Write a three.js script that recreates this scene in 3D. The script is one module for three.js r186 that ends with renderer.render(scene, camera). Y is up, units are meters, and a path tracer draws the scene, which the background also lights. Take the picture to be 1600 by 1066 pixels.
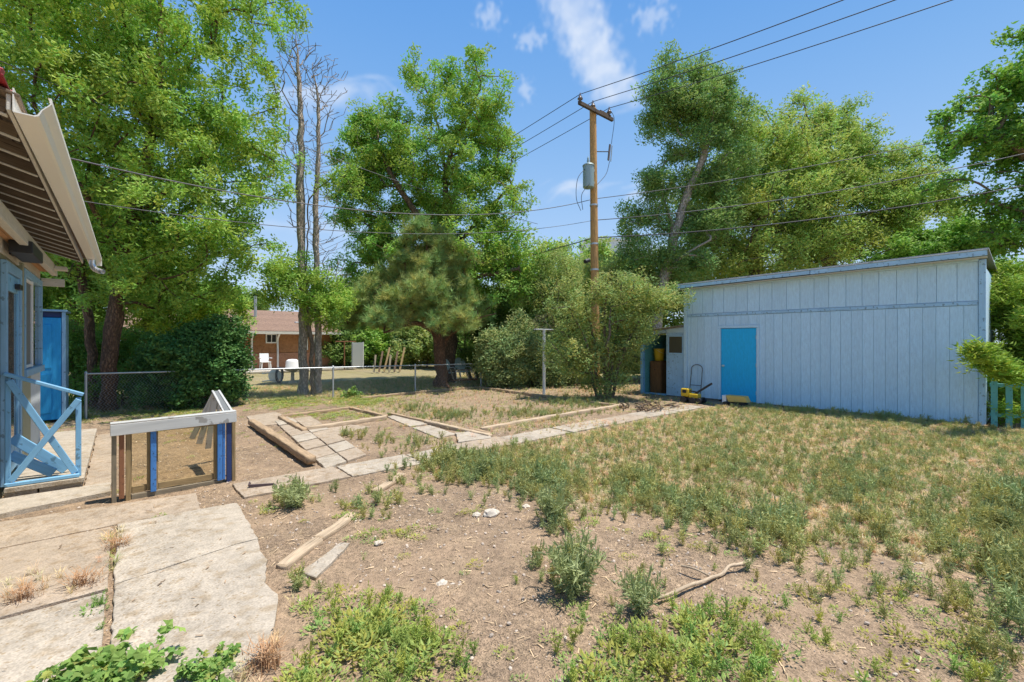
import * as THREE from 'three';
import { mergeGeometries, toCreasedNormals } from 'three/addons/utils/BufferGeometryUtils.js';
import { RoundedBoxGeometry } from 'three/addons/geometries/RoundedBoxGeometry.js';
import { createNoise2D, createNoise3D } from 'simplex-noise';

// ---------------------------------------------------------------- camera, sky, sun, exposure
const EYE = 1.65, FOC = 711, TURN = Math.atan(613 / 711);      // 16 mm lens, level, turned from the lot's depth axis
const scene = new THREE.Scene();
const camera = new THREE.PerspectiveCamera(2 * Math.atan(533 / FOC) * 180 / Math.PI, 1600 / 1066, 0.05, 900);
camera.position.set(0, EYE, 0);
camera.rotation.y = -TURN;
const renderer = new THREE.WebGLRenderer({ antialias: true });
renderer.toneMapping = THREE.LinearToneMapping;
renderer.toneMappingExposure = 1.6;
renderer.shadowMap.enabled = true;

function rng(seed) { let a = seed >>> 0; return () => { a |= 0; a = a + 0x6D2B79F5 | 0; let t = Math.imul(a ^ a >>> 15, 1 | a); t = t + Math.imul(t ^ t >>> 7, 61 | t) ^ t; return ((t ^ t >>> 14) >>> 0) / 4294967296; }; }
const n2 = createNoise2D(rng(11)), n3 = createNoise3D(rng(12));
const fbm2 = (x, y, o = 4) => { let s = 0, a = 1, n = 0; for (let i = 0; i < o; i++) { s += a * n2(x, y); n += a; a *= 0.5; x = x * 2.03 + 7.1; y = y * 2.03 - 3.7; } return s / n; };
const fbm3 = (x, y, z, o = 4) => { let s = 0, a = 1, n = 0; for (let i = 0; i < o; i++) { s += a * n3(x, y, z); n += a; a *= 0.5; x = x * 2.03 + 7.1; y = y * 2.03 - 3.7; z = z * 2.03 + 1.3; } return s / n; };
const clamp = (v, a = 0, b = 1) => Math.min(b, Math.max(a, v)), lerp = (a, b, t) => a + (b - a) * t, smooth = (a, b, v) => { const t = clamp((v - a) / (b - a)); return t * t * (3 - 2 * t); };

// clear summer sky, paler to the horizon, with thin broken cloud
{
  const Wd = 2048, Hg = 1024, d = new Float32Array(Wd * Hg * 4);
  const zen = [0.052, 0.172, 0.47], mid = [0.082, 0.247, 0.52], hor = [0.45, 0.55, 0.67];
  for (let j = 0; j < Hg; j++) {
    const el = ((j + 0.5) / Hg - 0.5) * Math.PI, e = Math.max(0, Math.sin(el));
    const a = Math.pow(1 - e, 3.0), b = smooth(0.25, 1, e);
    const base = [0, 1, 2].map((c) => lerp(lerp(mid[c], zen[c], b), hor[c], a));
    for (let i = 0; i < Wd; i++) {
      const az = ((i + 0.5) / Wd - 0.5) * 2 * Math.PI, k = (j * Wd + i) * 4;
      let cl = 0;
      if (el > 0.02) {
        const s = 1 / (e + 0.16), X = Math.cos(el) * Math.cos(az) * s, Z = Math.cos(el) * Math.sin(az) * s;
        const field = fbm2(X * 0.9 + 3.2, Z * 0.9 + 1.7, 3), fine = fbm2(X * 4.2 + field, Z * 2.6 - field, 5);
        cl = smooth(0.38, 0.85, field + 0.42 * fine) * 0.6 + smooth(0.22, 0.7, fbm2(X * 0.8 - 9, Z * 0.8 + 4, 5)) * smooth(0.45, 0.08, e) * 0.55;
        // the one plume of cloud seen above the pole
        const dx = Math.cos(el) * Math.cos(az), dz = Math.cos(el) * Math.sin(az), dy = Math.sin(el);
        const u = Math.atan2(dx * Math.cos(TURN) + dz * Math.sin(TURN), dx * Math.sin(TURN) - dz * Math.cos(TURN));
        const v = el;
        const cx = 0.168 + (0.575 - v) * 0.62, w = 0.078 + 0.014 * field;
        const plume = smooth(w, w * 0.25, Math.abs(u - cx) + 0.022 * fbm2(u * 30, v * 30, 4)) * smooth(0.455, 0.50, v + 0.03 * fine) * smooth(0.72, 0.60, v);
        cl = Math.max(cl, plume * (0.66 + 0.3 * fbm2(u * 16 + 3, v * 22, 4)));
        const wisp = (a0, b0, ra, rb) => smooth(1, 0.1, Math.hypot((u - a0) / ra, (v - b0) / rb) + 0.7 * fbm2(u * 45 + a0 * 90, v * 45, 4));
        cl = Math.max(cl, 0.42 * wisp(0.04, 0.585, 0.045, 0.022), 0.40 * wisp(0.03, 0.505, 0.02, 0.03), 0.4 * wisp(-0.05, 0.62, 0.04, 0.025), 0.4 * wisp(0.30, 0.60, 0.05, 0.03));
      }
      cl = clamp(cl, 0, 0.85);
      const white = [0.50, 0.55, 0.63];
      for (let c = 0; c < 3; c++) d[k + c] = lerp(base[c], white[c], cl);
      d[k + 3] = 1;
    }
  }
  const t = new THREE.DataTexture(d, Wd, Hg, THREE.RGBAFormat, THREE.FloatType);
  t.mapping = THREE.EquirectangularReflectionMapping; t.magFilter = THREE.LinearFilter; t.minFilter = THREE.LinearFilter; t.needsUpdate = true;
  scene.background = t; scene.environment = t;
}
const sun = new THREE.DirectionalLight(new THREE.Color(1.0, 0.945, 0.86), 4.1);
sun.position.set(0.24, 1, 0.22).multiplyScalar(60).add(new THREE.Vector3(8, 0, -8));
sun.target.position.set(8, 0, -8);
sun.castShadow = true; sun.shadow.mapSize.set(4096, 4096);
Object.assign(sun.shadow.camera, { left: -30, right: 30, top: 30, bottom: -30, near: 1, far: 120 });
scene.add(sun, sun.target);

// ---------------------------------------------------------------- where things stand (x across the lot, z away along it, metres)
const SN = Math.sin(TURN), CS = Math.cos(TURN), V = (x, y, z) => new THREE.Vector3(x, y, z);
const P = (px, py, D) => { const t = (px - 800) / FOC; return V(D * (SN + t * CS), EYE + (533 - py) * D / FOC, -D * (CS - t * SN)); };
const G = (px, py, y = 0) => { const p = P(px, py, (EYE - y) * FOC / (py - 533)); p.y = y; return p; };
const proj = (x, z) => { const D = x * SN - z * CS, l = x * CS + z * SN; return [800 + FOC * l / D, 533 + FOC * EYE / D, D]; };

// ---------------------------------------------------------------- naming helpers
const taken = new Map();
function numbered(name) { const n = taken.get(name) ?? 0; taken.set(name, n + 1); return n ? name + '_' + String(n).padStart(3, '0') : name; }
const shade = (m) => { m.castShadow = true; m.receiveShadow = true; return m; };
function thing(name, label, category, at = V(0, 0, 0), group) {
  const o = new THREE.Group(); o.name = numbered(name); o.position.copy(at); scene.add(o);
  o.userData = { label, category }; if (group) o.userData.group = group;
  return o;
}
const origin = (o) => { const v = V(0, 0, 0); for (let p = o; p && p !== scene; p = p.parent) v.add(p.position); return v; };
// geometry in world metres -> a named mesh under its thing or part
function part(name, geo, mat, parent, label) {
  const o = origin(parent), g = Array.isArray(geo) ? mergeGeometries(geo.map(plain)) : geo;
  g.translate(-o.x, -o.y, -o.z);
  const m = shade(new THREE.Mesh(g, mat)); m.name = name; parent.add(m);
  if (label) m.userData.label = label;
  return m;
}
function single(name, geo, mat, label, category, group) {
  const g = Array.isArray(geo) ? mergeGeometries(geo.map(plain)) : geo;
  g.computeBoundingBox(); const c = g.boundingBox.getCenter(V()); c.y = g.boundingBox.min.y; g.translate(-c.x, -c.y, -c.z);
  const m = shade(new THREE.Mesh(g, mat)); m.name = numbered(name); m.position.copy(c); scene.add(m);
  m.userData = { label, category }; if (group) m.userData.group = group;
  return m;
}
function structure(name, geo, mat) { const m = shade(new THREE.Mesh(geo, mat)); m.name = numbered(name); m.userData.kind = 'structure'; scene.add(m); return m; }
function stuff(name, geo, mat, list, label, category, parent = scene, colors) {
  const o = parent === scene ? V(0, 0, 0) : origin(parent), m = shade(new THREE.InstancedMesh(geo, mat, list.length)), M = new THREE.Matrix4();
  list.forEach((x, i) => { M.copy(x); M.elements[12] -= o.x; M.elements[13] -= o.y; M.elements[14] -= o.z; m.setMatrixAt(i, M); if (colors) m.setColorAt(i, colors[i]); });
  m.name = parent === scene ? numbered(name) : name; parent.add(m); m.userData.kind = 'stuff';
  if (parent === scene) Object.assign(m.userData, { label, category });
  return m;
}

// ---------------------------------------------------------------- geometry helpers
function plain(g) { const o = g.index ? g.toNonIndexed() : g; for (const k of Object.keys(o.attributes)) if (!['position', 'normal', 'uv'].includes(k)) o.deleteAttribute(k); if (!o.attributes.uv) o.setAttribute('uv', new THREE.BufferAttribute(new Float32Array(o.attributes.position.count * 2), 2)); return o; }
// uv in metres, u along the longest side, so grain follows the board
function uvm(g0, ou = 0, ov = 0) {
  const g = g0.index ? g0.toNonIndexed() : g0; g.computeBoundingBox();
  const s = g.boundingBox.getSize(V()).toArray(), L = s.indexOf(Math.max(...s)), p = g.attributes.position, uv = new Float32Array(p.count * 2), a = V(), b = V(), c = V();
  for (let i = 0; i < p.count; i += 3) {
    a.fromBufferAttribute(p, i); b.fromBufferAttribute(p, i + 1).sub(a); c.fromBufferAttribute(p, i + 2).sub(a); b.cross(c);
    const n = [Math.abs(b.x), Math.abs(b.y), Math.abs(b.z)], N = n.indexOf(Math.max(...n));
    const U = L !== N ? L : (N + 1) % 3, W = 3 - N - U;
    for (let k = 0; k < 3; k++) { const q = [p.getX(i + k), p.getY(i + k), p.getZ(i + k)]; uv[(i + k) * 2] = q[U] + ou; uv[(i + k) * 2 + 1] = q[W] + ov; }
  }
  g.setAttribute('uv', new THREE.BufferAttribute(uv, 2)); return g;
}
let uvRoll = 0;
// a chamfered box between two corners
function box(x0, x1, y0, y1, z0, z1, r = 0.006) {
  const w = Math.abs(x1 - x0), h = Math.abs(y1 - y0), d = Math.abs(z1 - z0), R = Math.min(r, w * 0.3, h * 0.3, d * 0.3);
  const g = plain(new RoundedBoxGeometry(w, h, d, 1, R)); uvRoll += 0.37;
  return uvm(g, uvRoll % 3, uvRoll * 0.7 % 3).translate((x0 + x1) / 2, (y0 + y1) / 2, (z0 + z1) / 2);
}
// a board from a to b, width w (across), thickness t, turned so that its width lies along `side`
function board(a, b, w, t, side = V(0, 1, 0), r = 0.006) {
  const d = b.clone().sub(a), L = d.length(), g = box(-L / 2, L / 2, -w / 2, w / 2, -t / 2, t / 2, r), X = d.normalize(), Z = X.clone().cross(side).normalize(), Y = Z.clone().cross(X);
  return g.applyMatrix4(new THREE.Matrix4().makeBasis(X, Y, Z).setPosition(a.clone().add(b).multiplyScalar(0.5)));
}
function tube(pts, r, n = 6, seg) {
  const c = new THREE.CatmullRomCurve3(pts, false, 'centripetal');
  return plain(new THREE.TubeGeometry(c, seg ?? Math.max(2, (pts.length - 1) * 6), r, n, false));
}
function rod(a, b, r, n = 8, r2 = r) {
  const d = b.clone().sub(a), g = plain(new THREE.CylinderGeometry(r2, r, d.length(), n, 1)), q = new THREE.Quaternion().setFromUnitVectors(V(0, 1, 0), d.normalize());
  return g.applyQuaternion(q).translate((a.x + b.x) / 2, (a.y + b.y) / 2, (a.z + b.z) / 2);
}
const lathe = (pts, n = 16) => plain(new THREE.LatheGeometry(pts.map(([x, y]) => new THREE.Vector2(x, y)), n));
// irregular slab: outline in [x, z], top at y, thickness
function slab(outline, y, t, seed = 1, rough = 0.004) {
  const r = rng(seed), pts = [];
  outline.forEach((p, i) => { const q = outline[(i + 1) % outline.length], L = Math.hypot(q[0] - p[0], q[1] - p[1]), n = Math.max(1, Math.round(L / 0.07)); for (let k = 0; k < n; k++) { const f = k / n, j = k ? rough : rough * 0.4; pts.push(new THREE.Vector2(lerp(p[0], q[0], f) + (r() - 0.5) * 2 * j, -(lerp(p[1], q[1], f) + (r() - 0.5) * 2 * j))); } });
  const g = new THREE.ExtrudeGeometry(new THREE.Shape(pts), { depth: t - 0.008, bevelEnabled: true, bevelThickness: 0.004, bevelSize: 0.005, bevelOffset: -0.005, bevelSegments: 1, curveSegments: 1 });
  g.rotateX(-Math.PI / 2).translate(0, y - t + 0.004, 0);
  return uvm(plain(g));
}

// ---------------------------------------------------------------- textures and materials
function tex(w, h, f, srgb = true) {
  const d = new Uint8Array(w * h * 4);
  for (let j = 0; j < h; j++) for (let i = 0; i < w; i++) { const c = f(i / w, j / h, i, j), k = (j * w + i) * 4; for (let q = 0; q < 3; q++) d[k + q] = clamp(Array.isArray(c) ? c[q] : c) * 255; d[k + 3] = 255; }
  const t = new THREE.DataTexture(d, w, h); t.magFilter = THREE.LinearFilter; t.wrapS = t.wrapT = THREE.RepeatWrapping; if (srgb) t.colorSpace = THREE.SRGBColorSpace; t.needsUpdate = true; return t;
}
// noise that tiles
const tile = (u, v, fu, fv, o = 4, s = 0) => { const a = u * 2 * Math.PI, R = fu / 6.283, S = fv; const w = smooth(0, 1, v); const f = (vv) => fbm3(Math.cos(a) * R + s, Math.sin(a) * R - s, vv * S + s, o); return lerp(f(v), f(v - 1), w); };
const rep = (t, x, y = x) => { const c = t.clone(); c.repeat.set(x, y); c.needsUpdate = true; return c; };
const grain = tex(512, 512, (u, v) => { const w = tile(u, v, 2, 60, 4, 3), l = tile(u, v, 5, 7, 3, 8); const wear = smooth(0.34, 0.6, tile(u, v, 16, 22, 4, 27)); return 0.935 + 0.045 * w + 0.05 * l - 0.10 * wear; });
const grainB = tex(512, 512, (u, v) => 0.5 + 0.4 * tile(u, v, 2, 60, 4, 3), false);
const oldWood = tex(512, 512, (u, v) => { const w = tile(u, v, 3, 45, 5, 5), l = tile(u, v, 4, 5, 3, 1), k = 0.82 + 0.16 * w + 0.12 * l, crack = tile(u, v, 2, 30, 2, 9) > 0.56 ? 0.6 : 1; return [k * crack, k * 0.93 * crack, k * 0.84 * crack]; });
const oldPaint = tex(1024, 1024, (u, v) => { const p = tile(u, v, 12, 12, 5, 2), s = tile(u, v, 3, 40, 4, 6), worn = smooth(0.33, 0.48, p + 0.25 * s), k = 0.90 + 0.06 * s + 0.05 * tile(u, v, 3, 3, 3, 4); return [lerp(k, 0.62, worn * 0.7), lerp(k, 0.60, worn * 0.7), lerp(k, 0.58, worn * 0.7)]; });
const cement = tex(1024, 1024, (u, v) => { const a = tile(u, v, 3, 3, 5, 1), f = tile(u, v, 90, 90, 2, 7), m = tile(u, v, 14, 14, 4, 3), st = clamp(0.6 * smooth(0.05, 0.5, tile(u, v, 9, 9, 6, 12)) + 0.8 * smooth(0.28, 0.5, tile(u, v, 40, 40, 4, 15))); const k = 0.84 + 0.07 * a + 0.12 * f + 0.09 * m; return [k * lerp(1, 0.86, st), k * lerp(0.975, 0.79, st), k * lerp(0.93, 0.68, st)]; });
const cementB = tex(512, 512, (u, v) => 0.5 + 0.25 * tile(u, v, 60, 60, 3, 7) + 0.25 * tile(u, v, 9, 9, 3, 2), false);
const barkT = tex(512, 512, (u, v) => { const r = Math.abs(tile(u, v, 26, 5, 4, 4)), f = tile(u, v, 40, 30, 3, 6); const k = 0.56 + 0.8 * Math.min(r, 0.5) + 0.12 * f; return [k, k * 0.92, k * 0.84]; });
const barkB = tex(512, 512, (u, v) => clamp(1.8 * Math.abs(tile(u, v, 26, 5, 4, 4))), false);
const soilT = tex(1024, 1024, (u, v) => { const a = tile(u, v, 5, 5, 4, 21), f = tile(u, v, 130, 130, 2, 17), m = tile(u, v, 30, 30, 4, 13), peb = smooth(0.44, 0.56, tile(u, v, 60, 60, 2, 31)); const dk = smooth(0.30, 0.5, tile(u, v, 46, 46, 3, 44)); const k = (0.80 + 0.09 * a + 0.20 * f + 0.17 * m) * lerp(1, 0.74, dk); return [lerp(k, 0.97, peb * 0.75), lerp(k * 0.985, 0.95, peb * 0.75), lerp(k * 0.96, 0.90, peb * 0.75)]; });
const soilB = tex(1024, 1024, (u, v) => 0.45 + 0.25 * tile(u, v, 30, 30, 4, 13) + 0.25 * tile(u, v, 130, 130, 2, 17) + 0.35 * smooth(0.4, 0.56, tile(u, v, 60, 60, 2, 31)), false);
const std = (r, g, b, o = {}) => { const { rough = 0.85, ...x } = o; return new THREE.MeshStandardMaterial({ color: new THREE.Color().setRGB(r, g, b), roughness: rough, ...x }); };
const wood = (r, g, b, t = oldWood) => std(r, g, b, { map: rep(t, 1, 3), bumpMap: rep(grainB, 1, 3), bumpScale: 0.002 });
const M = {
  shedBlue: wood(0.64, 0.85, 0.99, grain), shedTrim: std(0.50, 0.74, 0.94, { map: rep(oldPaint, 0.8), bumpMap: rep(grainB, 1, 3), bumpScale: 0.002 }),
  doorBlue: wood(0.03, 0.56, 0.96, grain), railBlue: std(0.26, 0.56, 0.83, { map: rep(oldPaint, 0.7), rough: 0.6 }), toolBlue: wood(0.025, 0.36, 0.76, grain),
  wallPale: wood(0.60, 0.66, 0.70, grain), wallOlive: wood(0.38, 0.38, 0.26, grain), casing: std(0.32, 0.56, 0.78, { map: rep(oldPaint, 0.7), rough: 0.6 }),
  cream: wood(0.70, 0.66, 0.58, grain), gutter: std(0.83, 0.79, 0.71, { rough: 0.45 }), deck: wood(0.27, 0.225, 0.185), pineBoard: wood(0.55, 0.30, 0.14, grain),
  redRoof: std(0.36, 0.035, 0.04, { rough: 0.4 }), alu: std(0.8, 0.8, 0.8, { metalness: 0.9, rough: 0.35 }), black: std(0.02, 0.02, 0.024, { rough: 0.5 }),
  whiteTrim: std(0.66, 0.66, 0.63, { map: rep(oldPaint, 0.4), rough: 0.55 }), frameTan: wood(0.44, 0.36, 0.21), frameGrey: wood(0.33, 0.32, 0.27), frameBlue: std(0.07, 0.25, 0.62, { map: rep(oldPaint, 1.6), rough: 0.6 }), navy: std(0.02, 0.045, 0.16, { map: rep(oldPaint, 2.5), rough: 0.6 }), rust: std(0.30, 0.13, 0.06, { map: rep(oldPaint, 2) }),
  glass: new THREE.MeshPhysicalMaterial({ color: new THREE.Color().setRGB(0.93, 0.90, 0.80), transmission: 1, thickness: 0, roughness: 0.03, ior: 1.5 }),
  pane: new THREE.MeshPhysicalMaterial({ color: new THREE.Color().setRGB(0.55, 0.6, 0.58), transmission: 0.85, thickness: 0, roughness: 0.02, ior: 1.5 }),
  screen: std(0.16, 0.17, 0.17, { rough: 0.7 }), timber: wood(0.56, 0.46, 0.345), timberGrey: wood(0.68, 0.605, 0.50),
  concrete: std(0.58, 0.525, 0.455, { map: rep(cement, 0.55), bumpMap: rep(cementB, 1.1), bumpScale: 0.004, rough: 0.95 }), concreteWarm: std(0.54, 0.455, 0.37, { map: rep(cement, 0.7), bumpMap: rep(cementB, 1.3), bumpScale: 0.004, rough: 0.95 }), block: std(0.34, 0.33, 0.31, { map: rep(cement, 2), bumpMap: rep(cementB, 4), bumpScale: 0.006, rough: 0.95 }),
  galv: std(0.52, 0.54, 0.55, { metalness: 0.65, rough: 0.5 }), galvPole: std(0.66, 0.67, 0.66, { metalness: 0.3, rough: 0.5 }), wire: std(0.035, 0.035, 0.04, { rough: 0.6 }), wireGrey: std(0.11, 0.11, 0.115, { rough: 0.6 }),
  pole: std(0.78, 0.50, 0.22, { map: rep(oldWood, 0.8, 2), bumpMap: rep(grainB, 1, 3), bumpScale: 0.004 }), arm: wood(0.14, 0.11, 0.09), can: std(0.30, 0.38, 0.37, { rough: 0.45, metalness: 0.2 }), porcelain: std(0.16, 0.13, 0.12, { rough: 0.25 }),
  bark: std(0.36, 0.28, 0.21, { map: rep(barkT, 1), bumpMap: rep(barkB, 1), bumpScale: 0.02 }), barkGrey: std(0.40, 0.36, 0.30, { map: rep(barkT, 1), bumpMap: rep(barkB, 1), bumpScale: 0.015 }), barkPale: std(0.84, 0.83, 0.82, { map: rep(barkT, 1), bumpMap: rep(barkB, 1), bumpScale: 0.012 }), barkRed: std(0.33, 0.21, 0.14, { map: rep(barkT, 1), bumpMap: rep(barkB, 1), bumpScale: 0.02 }),
  yellow: std(0.68, 0.44, 0.02, { rough: 0.4 }), white: std(0.78, 0.78, 0.76, { rough: 0.5 }), mint: std(0.16, 0.50, 0.48, { map: rep(oldPaint, 1), rough: 0.6 }), brown: wood(0.30, 0.17, 0.08), stone: std(0.80, 0.75, 0.68, { map: rep(cement, 4), rough: 0.95 }), rustMetal: std(0.10, 0.07, 0.075, { rough: 0.7, metalness: 0.3 }),
};

// ---------------------------------------------------------------- ground: one sheet, fine in the yard and coarse to the horizon
const paved = [];                                    // rectangles [x0, x1, z0, z1] that lie under concrete
const F_FIELD = [[2.9, 5.2], [3.6, 5.3], [11.2, 5.25], [12.4, 4.9], [12.4, 0.2], [16, -3], [9, -3], [4.6, 0.2], [3.9, 2.2], [3.3, 3.6]];
const inPoly = (p, x, y) => { let c = false; for (let i = 0, j = p.length - 1; i < p.length; j = i++) if ((p[i][1] > y) !== (p[j][1] > y) && x < (p[j][0] - p[i][0]) * (y - p[i][1]) / (p[j][1] - p[i][1]) + p[i][0]) c = !c; return c; };
function groundH(x, z) {
  let h = 0.022 * fbm2(x * 0.5, z * 0.5, 3) + 0.012 * fbm2(x * 2.6 + 5, z * 2.6, 3) + 0.008 * fbm2(x * 8, z * 8, 2);
  for (const r of paved) { const dx = Math.max(r[0] - x, 0, x - r[1]), dz = Math.max(r[2] - z, 0, z - r[3]), d = Math.hypot(dx, dz); if (d < 0.18) h = lerp(0.001, h, smooth(0.02, 0.18, d)); }
  return h;
}
// concrete, laid first so that the ground can sit round it
const patio = new THREE.Group(); patio.name = 'patio'; patio.userData.kind = 'structure'; scene.add(patio);
const walk = new THREE.Group(); walk.name = 'path'; walk.userData.kind = 'structure'; scene.add(walk);
function lay(parent, name, pts, y, t, seed, mat = M.concrete, rough = 0.004, marks = true) {
  part(name, slab(pts, y, t, seed, rough), mat, parent);
  if (marks) { const xs = pts.map((p) => p[0]), zs = pts.map((p) => p[1]); paved.push([Math.min(...xs) + 0.04, Math.max(...xs) - 0.04, Math.min(...zs) + 0.04, Math.max(...zs) - 0.04]); }
}
const Q = (x0, x1, d0, d1) => [[x0, -d0], [x1, -d0], [x1, -d1], [x0, -d1]];
lay(patio, 'concrete_slab', [[-0.03, -4.03], [0.70, -4.2], [0.86, -4.2], [0.89, -5.24], [0.86, -5.27], [-0.02, -5.33]], 0.03, 0.1, 3, M.concrete, 0.008);
lay(patio, 'concrete_slab', [[-0.04, -2.4], [0.28, -2.45], [0.62, -2.72], [0.70, -2.95], [0.77, -3.2], [0.74, -3.42], [0.83, -3.75], [0.82, -3.95], [0.86, -4.19], [0.70, -4.19], [-0.03, -4.02]], 0.027, 0.1, 4, M.concrete, 0.008);
lay(patio, 'concrete_slab', Q(-1.1, -0.06, 4.0, 5.3), 0.028, 0.1, 5, M.concreteWarm);
lay(patio, 'concrete_slab', Q(-1.1, -0.07, 2.3, 3.96), 0.024, 0.1, 6);
lay(patio, 'concrete_slab', [[-1.1, -5.37], [-0.05, -5.4], [0.6, -5.36], [0.62, -5.95], [-1.1, -6.2]], 0.012, 0.08, 7, M.concreteWarm, 0.008);
lay(patio, 'concrete_slab', [[-0.92, -6.27], [-0.07, -6.47], [-0.08, -6.88], [-0.92, -6.88]], 0.052, 0.14, 8, M.concrete, 0.006);
lay(patio, 'concrete_slab', Q(-0.3, -0.06, 6.9, 10.6), 0.035, 0.1, 19, M.concreteWarm, 0.01);
{ // walk along to the shed door
  const r = rng(5); let x = 0.98, k = 0;
  for (const L of [1.15, 1.0, 0.55, 1.2, 1.25, 1.2, 1.3, 1.2, 1.15]) { const j = () => (r() - 0.5) * 0.09; lay(walk, 'paving_slab', [[x, -5.42 + j()], [x + L - 0.03, -5.42 + j()], [x + L - 0.03 + j() * 0.4, -6.0 + j()], [x + j() * 0.4, -6.0 + j()]], 0.020 + 0.012 * r() - (k === 2 ? 0.012 : 0), 0.08, 20 + k, k % 3 ? M.concrete : M.concreteWarm, 0.008); x += L; k++; }
  // small pavers beside the log, two abreast
  const A = G(428, 660), B = G(486, 652), C = G(574, 714), D = G(508, 737), bl = (u, v) => { const p = A.clone().lerp(B, u).lerp(D.clone().lerp(C, u), v); return [p.x, p.z]; };
  for (let i = 0; i < 7; i++) for (let q = 0; q < 2; q++) { const u0 = q * 0.5 + 0.015, u1 = q * 0.5 + 0.485, v0 = i / 7 + 0.01, v1 = (i + 1) / 7 - 0.006; lay(walk, 'paver', [bl(u0, v0), bl(u0, v1), bl(u1, v1), bl(u1, v0)], 0.026 + r() * 0.014, 0.06, 40 + i * 2 + q, (i + q) % 3 ? M.concreteWarm : M.concrete, 0.006, q === 0 || true); }
  const quad = (c) => c.map(([a, b]) => { const p = G(a, b); return [p.x, p.z]; });
  lay(walk, 'paver', quad([[385, 652], [430, 645], [470, 660], [400, 668]]), 0.022, 0.06, 60, M.concreteWarm, 0.01);
  lay(walk, 'paver', quad([[604, 652], [628, 649], [668, 664], [640, 668]]), 0.022, 0.06, 61, M.concrete, 0.012);
  lay(walk, 'paver', quad([[645, 670], [672, 666], [712, 680], [684, 686]]), 0.02, 0.06, 62, M.concrete, 0.012);
  lay(walk, 'paver', quad([[712, 680], [757, 676], [768, 688], [716, 695]]), 0.045, 0.05, 63, M.concrete, 0.014);
  lay(walk, 'paver', quad([[470, 898], [532, 852], [546, 853], [494, 908]]), 0.026, 0.06, 64, M.concrete, 0.008);
  lay(walk, 'paver', quad([[488, 672], [540, 664], [580, 668], [510, 684]]), 0.016, 0.06, 65, M.concreteWarm, 0.012);
}
{
  const axis = (a, b) => { const v = []; for (let x = a; x <= b + 1e-6; x += 0.066) v.push(x); let s = 0.09, lo = v[0], hi = v[v.length - 1]; while (hi < 420) { hi += s; v.push(hi); lo -= s; v.unshift(lo); s *= 1.22; } return v; };
  const xs = axis(-3, 17), zs = axis(-18.5, 0.5), nx = xs.length, nz = zs.length, pos = new Float32Array(nx * nz * 3), uv = new Float32Array(nx * nz * 2), col = new Float32Array(nx * nz * 3), idx = [];
  const soil = [0.515, 0.37, 0.245], soil2 = [0.435, 0.315, 0.212], straw = [0.56, 0.45, 0.27], grassy = [0.26, 0.28, 0.12], lawn = [0.50, 0.44, 0.18];
  for (let j = 0; j < nz; j++) for (let i = 0; i < nx; i++) {
    const x = xs[i], z = zs[j], d = -z, k = j * nx + i, out = Math.max(-4 - x, x - 18, z - 1.5, -z - 19.5, 0);
    pos.set([x, groundH(x, z) - (out > 0 ? Math.min(0.02 * out, 0.06) : 0), z], k * 3); uv.set([x / 1.9, z / 1.9], k * 2);
    const a = fbm2(x * 0.7, z * 0.7, 4), b = fbm2(x * 3.1 + 9, z * 3.1, 4);
    let f = inPoly(F_FIELD, x + 0.25 * b, d + 0.3 * a) ? 0.75 : 0; f = clamp(f * (0.8 + 0.6 * b));
    if (d > 6.3 && x > 4.5) f = Math.max(f, 0.45 * smooth(-0.2, 0.5, a) + (d > 11 && x > 9.8 ? 0.4 : 0));
    const yard2 = d > 13.4 || x > 18 || x < -6 || d < -2;
    const c = soil.map((s, q) => { let v = lerp(s, soil2[q], clamp(0.5 + a)); v = lerp(v, straw[q], clamp(f + 0.25 * Math.max(0, b))); if (yard2) v = lerp(lawn[q], straw[q], clamp(0.5 + 0.8 * a + 0.4 * b)); v = lerp(v, grassy[q], yard2 ? 0.35 * clamp(b + 0.3) : 0); return v * (1 + 0.16 * b + 0.10 * fbm2(x * 7, z * 7 + 20, 2)); });
    col.set(c, k * 3);
    if (i < nx - 1 && j < nz - 1) idx.push(k, k + nx, k + 1, k + 1, k + nx, k + nx + 1);
  }
  const g = new THREE.BufferGeometry(); g.setAttribute('position', new THREE.BufferAttribute(pos, 3)); g.setAttribute('uv', new THREE.BufferAttribute(uv, 2)); g.setAttribute('color', new THREE.BufferAttribute(col, 3)); g.setIndex(idx); g.computeVertexNormals();
  structure('ground', g, new THREE.MeshStandardMaterial({ map: soilT, bumpMap: soilB, bumpScale: 0.02, roughness: 1, vertexColors: true }));
}

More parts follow.
